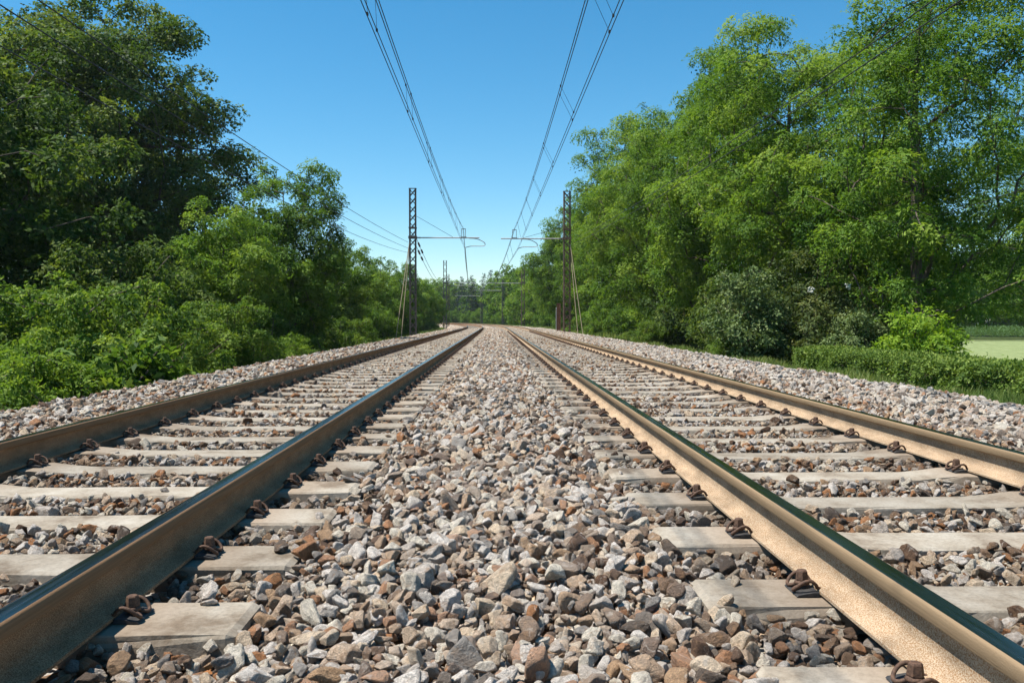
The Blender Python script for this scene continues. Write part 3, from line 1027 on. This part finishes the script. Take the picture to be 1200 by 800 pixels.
def make_tree_meshes(seed, H, R, low, nclump, nleaf, L, W, cr, trunk_r, flat=.55, up=.8, droop=.3, lump=.28, inner=.3, lean=0.0, shape=.5, tonesp=.27, spray=(.42, .15, 16)):
    r = np.random.default_rng(seed)
    C = crown_points(r, H, R, low, nclump, shape, lump, inner)
    C[:, 0] += lean * C[:, 2]
    Rc = r.uniform(.5, 1.6, len(C)) * cr
    cnt = np.maximum((nleaf * Rc ** 2.3 / np.sum(Rc ** 2.3)).astype(int), 4)
    tone = np.clip(r.normal(.5, .17, len(C)), .05, .95)
    V, F, t = leaf_cloud(r, C, Rc, cnt, L, W, flat, up, droop, tone, tonesp, .7, spray)
    crown = np_mesh('crown', V, F, {'tone': t})
    ht = H * .78
    roots = [(lean * z + r.normal(0, .05) * (z > 0), r.normal(0, .05) * (z > 0), z) for z in np.linspace(0, ht, 8)]
    nodes, par, rad = skeleton(r, C, roots, trunk_r)
    TV, TF = tubes(nodes, par, rad, 7)
    trunk = np_mesh('trunk', TV, TF, smooth=True)
    trunk.materials.append(M['bark'])
    return trunk, crown

def make_bush_meshes(seed, H, R, nclump, nleaf, L, W, cr, flat=.8, up=.5, droop=.05, lump=.4, sprigs=12):
    r = np.random.default_rng(seed)
    C = crown_points(r, H * .92, R, .08 * H, nclump, .3, lump, .25)
    C[:, 2] = np.abs(C[:, 2])
    if sprigs:     # shoots that stand out of the top
        a = r.uniform(0, 6.283, sprigs); q = R * .75 * np.sqrt(r.random(sprigs))
        zz = H * (.95 - .25 * (q / R) ** 2) + r.uniform(0, .16, sprigs) * H
        C = np.vstack([C, np.stack([np.cos(a) * q, np.sin(a) * q, zz], 1)])
    Rc = r.uniform(.7, 1.3, len(C)) * cr
    if sprigs: Rc[-sprigs:] *= .62
    cnt = np.maximum((nleaf * Rc ** 2 / np.sum(Rc ** 2)).astype(int), 4)
    tone = np.clip(r.normal(.5, .14, len(C)), .1, .9)
    V, F, t = leaf_cloud(r, C, Rc, cnt, L, W, flat, up, droop, tone, .28, .7, (L * 3.4, L * 1.1, 12))
    fol = np_mesh('foliage', V, F, {'tone': t})
    roots = [(0, 0, 0), (0, 0, .12 * H), (r.normal(0, .05), 0, .3 * H)]
    nodes, par, rad = skeleton(r, C, roots, .035 + .012 * H)
    TV, TF = tubes(nodes, par, rad, 5)
    st = np_mesh('stem', TV, TF, smooth=True)
    st.materials.append(M['bark'])
    return st, fol

def make_conifer_meshes(seed, H, R, nleaf):
    r = np.random.default_rng(seed)
    C, Rc = [], []
    z = .8
    while z < H:
        k = (1 - z / H)
        rad = R * k ** .8 + .1
        n = max(3, int(rad * 5))
        for i in range(n):
            a = r.uniform(0, 6.283); q = rad * r.uniform(.35, 1.0)
            C.append((math.cos(a) * q, math.sin(a) * q, z - q * .18 + r.normal(0, .15))); Rc.append(.28 + .35 * k)
        z += .42
    C.append((0, 0, H)); Rc.append(.2)
    C, Rc = np.array(C), np.array(Rc)
    cnt = np.maximum((nleaf * Rc ** 2 / np.sum(Rc ** 2)).astype(int), 4)
    V, F, t = leaf_cloud(r, C, Rc, cnt, .22, .07, .5, .8, .5, np.clip(r.normal(.5, .12, len(C)), 0, 1), .2)
    crown = np_mesh('crown', V, F, {'tone': t})
    nodes, par, rad = skeleton(r, C, [(0, 0, k) for k in np.linspace(0, H * .95, 8)], .16)
    TV, TF = tubes(nodes, par, rad, 5)
    trunk = np_mesh('trunk', TV, TF, smooth=True); trunk.materials.append(M['bark'])
    return trunk, crown

PROTO = {}
def proto(key, maker, mat):
    a, b = maker()
    b.materials.append(M[mat])
    PROTO[key] = (a, b)

def plant(key, name, x, y, label, cat, group=None, scale=1.0, rz=None, sz=None, zoff=0.0):
    a, b = PROTO[key]
    z = float(ground_profile(float(offset_of(np.array(x), np.array(y))))) - .03 + zoff
    root = empty(name, (x, y, z), random.uniform(0, 6.28) if rz is None else rz)
    k = scale
    root.scale = (k, k, sz if sz else k)
    tag(root, label, cat, group)
    pn = ('trunk', 'crown') if cat == 'tree' else ('stem', 'foliage')
    link(pn[0], a, None, root)
    link(pn[1], b, None, root)
    return root

def build_vegetation():
    # trees
    proto('oak', lambda: make_tree_meshes(11, 14.5, 6.6, 1.2, 520, 330000, .125, .075, .66, .38, .7, .7, .2, .42, .25, spray=(.34, .24, 14)), 'leaf_dark')
    proto('oak_b', lambda: make_tree_meshes(12, 13.0, 5.6, .8, 380, 190000, .15, .085, .72, .32, .7, .7, .2, .42, .25, spray=(.36, .25, 14)), 'leaf_dark')
    proto('rob_a', lambda: make_tree_meshes(21, 14.0, 4.6, 1.6, 360, 190000, .125, .050, .66, .24, .56, .8, .45, .48, .28), 'leaf_robinia')
    proto('rob_b', lambda: make_tree_meshes(22, 14.0, 4.0, 1.2, 310, 150000, .14, .055, .66, .22, .56, .8, .45, .48, .28), 'leaf_robinia')
    proto('rob_c', lambda: make_tree_meshes(23, 13.0, 3.8, 1.0, 270, 120000, .15, .06, .68, .22, .56, .8, .4, .46, .28), 'leaf_robinia')
    proto('rob_s', lambda: make_tree_meshes(24, 13.5, 3.4, 1.0, 200, 105000, .115, .046, .62, .18, .50, .85, .45, .42, .32), 'leaf_robinia')
    proto('mid_a', lambda: make_tree_meshes(31, 9.5, 3.4, .4, 240, 110000, .13, .065, .56, .16, .7, .7, .25, .46, .25), 'leaf_mid')
    proto('mid_b', lambda: make_tree_meshes(32, 7.0, 3.0, .3, 190, 80000, .12, .065, .50, .14, .7, .7, .15, .46, .25), 'leaf_mid')
    proto('far_a', lambda: make_tree_meshes(41, 10.0, 3.8, .6, 130, 26000, .26, .15, .95, .2, .6, .7, .2, .34, .35), 'leaf_mid')
    proto('con', lambda: make_conifer_meshes(51, 12.0, 3.0, 24000), 'leaf_conifer')
    # bushes
    proto('bush_a', lambda: make_bush_meshes(61, 2.4, 1.6, 110, 30000, .085, .040, .25, lump=.5, sprigs=26), 'leaf_bush')
    proto('bush_b', lambda: make_bush_meshes(62, 1.6, 1.25, 76, 20000, .075, .036, .22, lump=.5, sprigs=18), 'leaf_bush')
    proto('bush_l', lambda: make_bush_meshes(63, 1.1, .75, 26, 2600, .17, .07, .26, .8, .6, .2), 'leaf_bush')
    proto('bush_y', lambda: make_bush_meshes(64, 1.4, 1.1, 56, 16000, .075, .032, .22, .7), 'leaf_yellow')
    proto('bush_lime', lambda: make_bush_meshes(65, 2.2, .95, 52, 11000, .12, .045, .30, .55, .8, .2), 'leaf_lime')
    proto('bush_pale', lambda: make_bush_meshes(66, 3.0, 1.35, 80, 19000, .10, .055, .32, lump=.6), 'leaf_pale')
    proto('bush_brown', lambda: make_bush_meshes(67, 3.9, 2.0, 110, 30000, .11, .055, .48), 'leaf_brown')
    proto('shrub', lambda: make_bush_meshes(68, 3.6, 2.2, 130, 32000, .11, .055, .40, lump=.5, sprigs=16), 'leaf_mid')
    proto('shrub_d', lambda: make_bush_meshes(69, 4.2, 2.4, 120, 30000, .14, .075, .6), 'leaf_dark')

    T = 'tree'
    gL, gR, gF = 'trees left of the line', 'trees right of the line', 'far trees round the curve'
    plant('oak', 'broadleaf_tree', -22.3, 46, 'largest dark green broadleaf tree, filling the upper left', T, gL, 1.5, 0.6, 1.34)
    plant('oak_b', 'broadleaf_tree', -21, 26, 'dark broadleaf tree at the left edge beside the largest one', T, gL, 1.08, 2.0)
    plant('oak_b', 'broadleaf_tree', -17.5, 22, 'dark shaded tree low behind the bushes at the far left', T, gL, .62, 4.0, .66)
    plant('oak_b', 'broadleaf_tree', -24, 52, 'dark tree hidden mostly behind the largest left tree', T, gL, .85, 1.0)
    plant('oak_b', 'broadleaf_tree', -17.5, 58, 'dark tree filling the gap right of the largest left tree', T, gL, .62, 5.0)
    plant('mid_a', 'broadleaf_tree', vx(345, 36), 36, 'feathery mid-height tree stepping down to the right of the largest left tree', T, gL, .76, 0.3)
    plant('mid_b', 'broadleaf_tree', vx(265, 31), 31, 'bright fresh-green small tree before the dark left tree', T, gL, .80, 1.3)
    plant('mid_b', 'broadleaf_tree', vx(385, 53), 53, 'small green tree just left of the left mast guy rods', T, gL, .9, 2.3)
    plant('mid_a', 'broadleaf_tree', vx(415, 66), 66, 'yellowish small tree behind the left mast guy rods', T, gL, .66, 3.3)
    plant('mid_b', 'broadleaf_tree', vx(447, 74), 74, 'round green tree directly behind the tall left mast', T, gL, .95, 4.3)
    plant('mid_a', 'broadleaf_tree', vx(470, 90), 90, 'green tree right of the tall left mast', T, gL, .70, 5.3)
    plant('mid_b', 'broadleaf_tree', vx(494, 106), 106, 'small green tree before the distant left masts', T, gL, .92, .9)
    plant('mid_a', 'broadleaf_tree', vx(503, 130), 130, 'last green tree on the left before the curve', T, gL, .72, 1.9)
    # right-hand robinias
    plant('rob_a', 'robinia_tree', 11.6, 34, 'broad bright robinia with drooping sprays behind the pale bush', T, gR, .98, .2)
    plant('rob_b', 'robinia_tree', 11.6, 42, 'tall dense robinia left of the broad bright one', T, gR, 1.00, 1.1)
    plant('rob_a', 'robinia_tree', 10.9, 51, 'tall robinia rising between the dense one and the right mast', T, gR, 1.05, 2.6)
    plant('rob_b', 'robinia_tree', 10.3, 62, 'robinia whose crown rises above the right mast', T, gR, 1.12, 3.7)
    plant('rob_c', 'robinia_tree', 9.3, 74, 'robinia showing behind the right mast top', T, gR, 1.05, 4.4)
    plant('rob_c', 'robinia_tree', 7.9, 90, 'robinia with sky on its left, behind the right mast arm', T, gR, 1.04, 5.1)
    plant('rob_b', 'robinia_tree', 8.3, 106, 'smaller robinia left of the right mast', T, gR, .80, 0.5)
    plant('rob_c', 'robinia_tree', 6.9, 124, 'distant robinia behind the small rusty right-hand mast', T, gR, .74, 1.5)
    plant('far_a', 'broadleaf_tree', 5.8, 146, 'distant round tree past the small rusty right-hand mast', T, gR, .92, 2.5)
    plant('rob_s', 'robinia_tree', vx(1078, 25), 25, 'tall airy robinia with open branches at the right edge', T, gR, 1.0, .8)
    plant('rob_s', 'robinia_tree', vx(1228, 44), 44, 'thin robinia with dark boughs at the right edge behind the airy one', T, gR, 1.03, 2.9)
    plant('rob_c', 'robinia_tree', vx(1050, 33), 33, 'low-branching robinia filling in behind the lime bush and the airy robinia', T, gR, .62, 2.2)
    plant('rob_c', 'robinia_tree', 17.5, 41, 'robinia deep behind the broad bright one', T, gR, .85, 3.9)
    plant('rob_b', 'robinia_tree', 16.8, 54, 'robinia deep in the wood behind the dense one', T, gR, .9, 4.9)
    # far wood across the field at the right edge
    for i, (px, y, k) in enumerate(((1010, 122, 1.05), (1052, 128, 1.1), (1090, 136, 1.25), (1130, 130, 1.2), (1172, 126, 1.35), (1214, 130, 1.4), (1262, 136, 1.4))):
        plant('far_a', 'broadleaf_tree', vx(px, y), y, 'dark green tree in the wood edge beyond the field', T, 'trees beyond the field', k, i * .9)
    # far trees straight ahead, beyond the curve
    for i, (key, px, y, k) in enumerate((('con', 553, 215, .82), ('con', 575, 225, .98), ('con', 567, 245, 1.0), ('con', 541, 250, .95), ('far_a', 590, 205, .98),
                           ('far_a', 600, 180, 1.0), ('far_a', 560, 235, .86), ('far_a', 546, 262, 1.08), ('far_a', 535, 270, 1.1), ('far_a', 525, 262, 1.1),
                           ('far_a', 512, 240, .95), ('far_a', 612, 172, .98), ('far_a', 582, 265, .95), ('far_a', 625, 190, 1.1), ('con', 590, 250, 1.0))):
        lab = {('con', 553): 'dark conifer under the left overhead line where the tracks vanish', ('con', 575): 'taller dark conifer between the two overhead lines'}.get((key, px))
        if not lab: lab = 'far dark conifer in the wood where the tracks vanish' if key == 'con' else 'far round tree in the wood where the tracks vanish'
        plant(key, 'conifer_tree' if key == 'con' else 'broadleaf_tree', vx(px, y), y, lab, T, 'far conifers' if key == 'con' else gF, k * 1.3, i * 1.3)
    # low shrubs hiding the trunks' feet in the distance
    for i, (px, y, k) in enumerate(((548, 205, .9), (562, 200, 1.1), (578, 190, 1.0), (535, 225, 1.0), (590, 172, .9), (604, 158, .9))):
        plant('shrub', 'shrub', vx(px, y), y, 'low green shrub at the foot of the far wood', 'shrub', 'shrubs at the foot of the far wood', k, i)

    # left bushes
    gb = 'bushes along the left verge'
    B = 'bush'
    plant('bush_y', 'bush', vx(32, 10.8), 10.8, 'low rounded yellow-green bush at the left edge', B, gb, .85, .4)
    plant('bush_a', 'bush', vx(118, 14.4), 14.4, 'biggest bright bush with upright shoots left of the track', B, gb, .92, 1.2)
    plant('bush_a', 'bush', vx(28, 16), 16, 'leafy bush behind the low yellow-green one at the left edge', B, gb, .98, 2.2)
    plant('bush_l', 'bush', vx(158, 12.3), 12.3, 'small large-leaved plant at the ballast edge before the biggest bush', B, gb, 1.0, .2)
    plant('bush_l', 'bush', vx(95, 11.3), 11.3, 'small large-leaved plant beside the low yellow-green bush', B, gb, .85, 1.5)
    plant('bush_b', 'bush', vx(205, 17.5), 17.5, 'dark-based bush right of the biggest bright one', B, gb, .95, 3.2)
    plant('bush_a', 'bush', vx(195, 21), 21, 'tall loose bush in the second row behind the verge', B, gb, .78, 3.0)
    plant('bush_a', 'bush', vx(268, 22), 22, 'rounded mid-green bush halfway along the left verge', B, gb, .86, 4.2)
    plant('shrub', 'bush', vx(215, 28), 28, 'big light-green shrub between verge bushes and dark trees', B, gb, .8, 1.8)
    plant('shrub', 'bush', vx(330, 38), 38, 'big shrub under the feathery mid-height tree', B, gb, .9, 2.8)
    plant('bush_y', 'bush', vx(335, 27), 27, 'yellowish low plant at the ballast edge under the feathery tree', B, gb, .8, 5.2)
    plant('bush_b', 'bush', vx(312, 30), 30, 'dark rounded bush left of the yellowish low plant', B, gb, 1.2, .9)
    plant('bush_b', 'bush', vx(375, 40), 40, 'low bush before the left mast guy rods', B, gb, 1.15, 1.9)
    plant('bush_b', 'bush', vx(412, 48), 48, 'low bush at the ballast edge by the left mast guy rods', B, gb, 1.1, 2.9)
    plant('shrub', 'bush', vx(440, 62), 62, 'shrub behind the foot of the tall left mast', B, gb, .8, 3.9)
    plant('shrub', 'bush', vx(470, 78), 78, 'shrub just right of the foot of the tall left mast', B, gb, .8, 4.9)
    plant('shrub_d', 'bush', -10.5, 24, 'dark shaded shrub under the largest left tree', B, gb, .9, 1.0)
    plant('shrub_d', 'bush', -12.5, 18, 'dark shaded shrub behind the bushes at the left edge', B, gb, .85, 2.0)
    plant('shrub_d', 'bush', -11.0, 36, 'dark shrub behind the bright fresh-green small tree', B, gb, .9, 3.0)
    # right bushes
    gr = 'bushes along the right verge'
    p = plant('bush_brown', 'bush', vx(968, 27), 27, 'large brownish-green bush with a few white blossoms', B, gr, 1.0, .5)
    for (x, y, z) in ((-.95, -1.45, 2.9), (.05, -1.75, 3.0), (.95, -1.6, 1.5)):
        bl = MB()
        for q in range(22):
            a = random.uniform(0, 6.28); rr = .13 * math.sqrt(random.random())
            bl.lathe([(.005, -.01), (.028, .0), (.02, .015), (.004, .02)], (rr * math.cos(a), random.uniform(-.03, .03), rr * math.sin(a) * .8), 6)
        ob = bl.build('blossom', M['blossom'], p)
        ob.location = Matrix.Rotation(-.5, 3, 'Z') @ Vector((x, y, z))
    plant('bush_pale', 'bush', vx(880, 26), 26, 'pale grey-green bush left of the clipped hedge', B, gr, .92, 1.5)
    plant('bush_pale', 'bush', vx(1012, 24.5), 24.5, 'small dull green bush behind the hedge left of the lime one', B, gr, .75, 2.5)
    plant('bush_lime', 'bush', vx(1078, 20.5), 20.5, 'lime green young bush standing behind the hedge', B, gr, .95, 3.5)
    plant('bush_l', 'bush', vx(1125, 17.5), 17.5, 'sprawling leafy shoots behind the hedge right of the lime bush', B, gr, .85, .7)
    plant('bush_b', 'bush', vx(862, 27.5), 27.5, 'low green bush at the foot of the pale grey-green one', B, gr, .7, .1)
    for i, (x, y, key, k, lab) in enumerate((
            (10.2, 36, 'shrub_d', .85, 'dark understory shrub left of the pale bush'),
            (10.6, 46, 'shrub_d', .95, 'dark understory shrub under the tall dense robinia'),
            (10.0, 57, 'shrub', .9, 'shaded shrub under the robinias right of the guy rods'),
            (9.4, 68, 'shrub', .9, 'green shrub directly behind the right mast foot'),
            (9.0, 82, 'shrub', .9, 'green shrub left of the right mast foot'),
            (8.2, 98, 'shrub', .9, 'distant green shrub by the thin grey pole'),
            (7.3, 114, 'shrub', .9, 'distant green shrub past the thin grey pole'),
            (15.5, 38, 'shrub_d', 1.1, 'dark shrub deep in the right wood behind the broad robinia'),
            (13.6, 30, 'shrub_d', .8, 'dark shrub under the tall airy robinia'),
            (14.5, 50, 'shrub_d', 1.2, 'dark shrub deep in the right wood behind the dense robinia'),
            (8.0, 45, 'bush_b', .75, 'low weed clump in front of the robinia trunks'),
            (7.0, 58, 'bush_b', .7, 'low weed clump beside the right mast guy rods'),
            (6.6, 70, 'bush_b', .8, 'low weed clump past the right mast'))):
        plant(key, 'bush', x, y, lab, B, gr, k, i * 1.1)

def build_hedge():
    r = np.random.default_rng(77)
    y0, y1, x0, x1 = 3.0, 23.2, 8.05, 9.45
    zb, zt = -.85, -.12
    n = 130000
    # points over the top, the near side and the ends of a lumpy box, a few inside
    y = r.uniform(y0, y1, n)
    a = r.random(n)
    w = (x1 - x0) / 2; xc = (x0 + x1) / 2
    top = a < .48; side = (a >= .48) & (a < .80); far = (a >= .80)
    x = np.where(top, r.uniform(x0, x1, n), np.where(side, x0, x1))
    z = np.where(top, zt, r.uniform(zb, zt, n))
    # round the shoulders
    e = np.abs(x - xc) / w
    z = np.where(top, z - .10 * e ** 6, z)
    x = np.where(~top, xc + (x - xc) * (1 - .10 * ((z - zb) / (zt - zb)) ** 5), x)
    lump = .04 * np.sin(y * 3.1 + 2 * np.sin(z * 4 + x)) + .05 * np.sin(y * 7.7 + x * 5) + .04 * np.sin(z * 11 + y * 4.3)
    depth = r.random(n) ** 2.6 * .20
    dirx = np.where(top, 0, np.where(side, -1, 1)); dirz = np.where(top, 1, 0)
    x = x + dirx * (lump - depth); z = z + dirz * (lump * .6 - depth) + np.where(top & (r.random(n) < .03), r.uniform(0, .12, n), 0)
    ye = r.random(n) < .05
    y = np.where(ye, y1 + lump - depth, y); x = np.where(ye, r.uniform(x0, x1, n), x); z = np.where(ye, r.uniform(zb, zt, n), z)
    C = np.stack([x, y, z], 1)
    out = np.stack([dirx, np.zeros(n), dirz], 1).astype(float)
    d = r.normal(size=(n, 3)) * .8 + out * .6; d /= np.linalg.norm(d, axis=1)[:, None]
    nn = r.normal(size=(n, 3)) * .6 + out * .6; nn[:, 2] += .5
    nn -= d * (nn * d).sum(1)[:, None]; nn /= np.linalg.norm(nn, axis=1)[:, None]
    sd = np.cross(d, nn); k = r.uniform(.7, 1.3, n)[:, None]; l, wd = .058 * k, .034 * k
    V = np.stack([C, C + d * l * .45 + sd * wd * .5, C + d * l, C + d * l * .45 - sd * wd * .5], 1).reshape(-1, 3)
    tone = np.clip(.40 + .22 * top + r.normal(0, .16, n) + .12 * np.sin(y * 1.9) * np.sin(y * .7 + 1), 0, 1)  # top leaves toned lighter, the sunlit look is put into their colour
    root = empty('clipped_hedge', (xc, 14, zb))
    tag(root, 'long low clipped hedge beside the right ballast shoulder', 'hedge')
    V = V - np.array([xc, 14, zb])
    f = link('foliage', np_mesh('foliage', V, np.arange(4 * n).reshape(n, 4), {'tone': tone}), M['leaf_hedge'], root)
    mb = MB()
    for i in range(260):
        yy = random.uniform(y0, y1) - 14; xx = random.uniform(-.45, .45)
        for q in range(3):
            mb.tube([(xx, yy, -.1), (xx + random.uniform(-.1, .1), yy + random.uniform(-.1, .1), .30),
                     (max(-.62, min(.62, xx + random.uniform(-.3, .3))), yy + random.uniform(-.2, .2), .55)], [.014, .01, .005], 4, False)
    mb.build('stem', M['bark'], root)

def build_grass():
    r = np.random.default_rng(88)
    def blades(s, d, h, w):
        n = len(s)
        x, y = Pn(s, d)
        z = ground_profile(d)
        base = np.stack([x, y, z - .02], 1)
        a = r.uniform(0, 6.283, n)
        side = np.stack([np.cos(a), np.sin(a), np.zeros(n)], 1) * w[:, None]
        b = r.uniform(0, 6.283, n); q = r.uniform(.05, .55, n) * h
        mid = base + np.stack([np.cos(b) * q * .35, np.sin(b) * q * .35, h * .6], 1)
        tip = base + np.stack([np.cos(b) * q, np.sin(b) * q, h], 1)
        V = np.stack([base - side, base + side, mid + side * .7, mid - side * .7, mid - side * .7, mid + side * .7, tip + side * .1, tip - side * .1], 1).reshape(-1, 3)
        return V, np.arange(8 * n).reshape(2 * n, 4), np.repeat(np.clip(r.normal(.45, .24, n) + .2 * np.sin(s * .8 + d), 0, 1), 2)
    parts = []
    n = 52000
    s = 5 + 45 * r.random(n) ** 1.4; d = r.uniform(5.25, 7.9, n)
    patch = np.sin(s * 1.1 + np.sin(d * 2)) * .5 + .5
    parts.append((s, d, r.uniform(.06, .26, n) * (.5 + .7 * patch), r.uniform(.003, .008, n) * (1 + s / 25)))
    n = 42000
    s = 5 + 60 * r.random(n) ** 1.5; d = r.uniform(-7.2, -4.95, n)
    patch = np.sin(s * 1.4 + np.sin(d * 2)) * .5 + .5
    parts.append((s, d, r.uniform(.10, .32, n) * (.5 + .8 * patch), r.uniform(.003, .008, n) * (1 + s / 25)))
    n = 26000
    s = r.uniform(45, 200, n); d = np.where(r.random(n) < .5, r.uniform(5.2, 9, n), r.uniform(-8, -5, n))
    parts.append((s, d, r.uniform(.2, .6, n), r.uniform(.015, .04, n)))
    n = 20000
    s = r.uniform(6, 40, n); d = r.uniform(8.5, 16, n)
    parts.append((s, d, r.uniform(.15, .45, n), r.uniform(.008, .016, n)))
    Vs, Fs, Ts, b = [], [], [], 0
    for p in parts:
        V, F, t = blades(*p)
        Vs.append(V); Fs.append(F + b); Ts.append(t); b += len(V)
    o = link('grass', np_mesh('grass', np.vstack(Vs), np.vstack(Fs), {'tone': np.concatenate(Ts)}), M['grass'])
    tag(o, 'rough green grass and weeds on the verges beside the ballast', 'grass', kind='stuff')

def build_field():
    xs = np.linspace(18, 150, 60); ys = np.linspace(40, 104, 40)
    X, Y = np.meshgrid(xs, ys)
    Z = -1.79 + .012 * np.sin(X * .9) * np.sin(Y * .8)
    V = np.stack([X, Y, Z], -1).reshape(-1, 3); nx = len(xs)
    i = (np.arange(len(ys) - 1)[:, None] * nx + np.arange(nx - 1)[None]).ravel()
    o = link('field', np_mesh('field', V, np.stack([i, i + 1, i + nx + 1, i + nx], 1), smooth=True), M['hay'])
    tag(o, kind='structure')
    r = np.random.default_rng(99)
    n = 34000
    row = r.integers(0, 24, n)
    y = 98 + row * .75 + r.normal(0, .06, n); x = r.uniform(26, 110, n)
    h = r.uniform(1.2, 1.75, n) * r.uniform(.35, 1, n)
    a = r.uniform(0, 6.283, n); l = r.uniform(.35, .7, n); w = r.uniform(.04, .075, n)
    p = np.stack([x, y, -1.8 + h], 1)
    d = np.stack([np.cos(a) * .8, np.sin(a) * .8, r.uniform(-.1, .7, n)], 1)
    sd = np.stack([-np.sin(a), np.cos(a), np.zeros(n)], 1)
    V = np.stack([p, p + d * (l * .4)[:, None] + sd * w[:, None], p + d * l[:, None] - np.array([0, 0, .1]), p + d * (l * .4)[:, None] - sd * w[:, None]], 1).reshape(-1, 3)
    o = link('crop', np_mesh('crop', V, np.arange(4 * n).reshape(n, 4), {'tone': np.clip(r.normal(.5, .2, n), 0, 1)}), M['crop'])
    tag(o, 'band of green standing crop at the far edge of the mown field', 'crop', kind='stuff')

# ------------------------------------------------------------------ light and camera
def build_world():
    el, az = math.radians(64), math.radians(-6)
    sun_dir = Vector((-math.cos(el) * math.cos(az), math.cos(el) * math.sin(az), math.sin(el)))
    w = bpy.data.worlds.new('World'); S.world = w; w.use_nodes = True
    nt = w.node_tree; nt.nodes.clear()
    out = nt.nodes.new('ShaderNodeOutputWorld'); bg = nt.nodes.new('ShaderNodeBackground')
    sky = nt.nodes.new('ShaderNodeTexSky'); sky.sky_type = 'NISHITA'; sky.sun_disc = False
    sky.sun_elevation = el
    sky.sun_rotation = math.atan2(sun_dir.x, sun_dir.y) % (2 * math.pi)
    sky.altitude = 100; sky.air_density = 1.0; sky.dust_density = 0.0; sky.ozone_density = 4.0
    bg.inputs['Strength'].default_value = .090
    hs = nt.nodes.new('ShaderNodeHueSaturation'); hs.inputs['Saturation'].default_value = 1.30; hs.inputs['Hue'].default_value = .486
    nt.links.new(sky.outputs[0], hs.inputs['Color']); nt.links.new(hs.outputs[0], bg.inputs['Color']); nt.links.new(bg.outputs[0], out.inputs['Surface'])
    sl = bpy.data.lights.new('sun', 'SUN'); sl.energy = 5.0; sl.angle = math.radians(.53); sl.color = (1, .955, .89)
    so = bpy.data.objects.new('sun', sl); COL.objects.link(so)
    so.rotation_euler = sun_dir.to_track_quat('Z', 'Y').to_euler(); so.location = (-20, 10, 40)
    cam = bpy.data.cameras.new('camera'); co = bpy.data.objects.new('camera', cam); COL.objects.link(co)
    cam.sensor_width = 36; cam.lens = 1013 / 1200 * 36; cam.clip_start = .05; cam.clip_end = 6000
    co.location = (0, 0, CAM_Z)
    co.rotation_euler = (math.radians(90 - 1.41), 0, math.radians(-1.13))
    S.camera = co
    S.view_settings.view_transform = 'Standard'; S.view_settings.look = 'None'
    S.view_settings.exposure = 0.85; S.view_settings.gamma = 1.0
    S.view_settings.use_curve_mapping = False
    S.render.engine = 'CYCLES'
    S.cycles.max_bounces = 8; S.cycles.diffuse_bounces = 2; S.cycles.glossy_bounces = 3; S.cycles.transmission_bounces = 4
    S.cycles.use_denoising = True
    S.cycles.use_adaptive_sampling = True; S.cycles.adaptive_threshold = .02

def build_haze():
    m, nt, out = new_mat('thin_summer_haze')
    v = nt.nodes.new('ShaderNodeVolumePrincipled')
    v.inputs['Color'].default_value = (.82, .90, 1, 1)
    v.inputs['Density'].default_value = HAZE
    v.inputs['Anisotropy'].default_value = .2
    nt.links.new(v.outputs[0], out.inputs['Volume'])
    mb = MB()
    mb.box((0, 850, 9.0), (3000, 2100, 24.0))
    o = mb.build('haze', m)
    tag(o, kind='stuff')

HAZE = .00014
build_haze()
build_ground(); build_bed(); build_ballast(); build_rails(); build_sleepers()
build_overhead(); build_masts(); build_cables()
build_vegetation(); build_hedge(); build_grass(); build_field(); build_world()
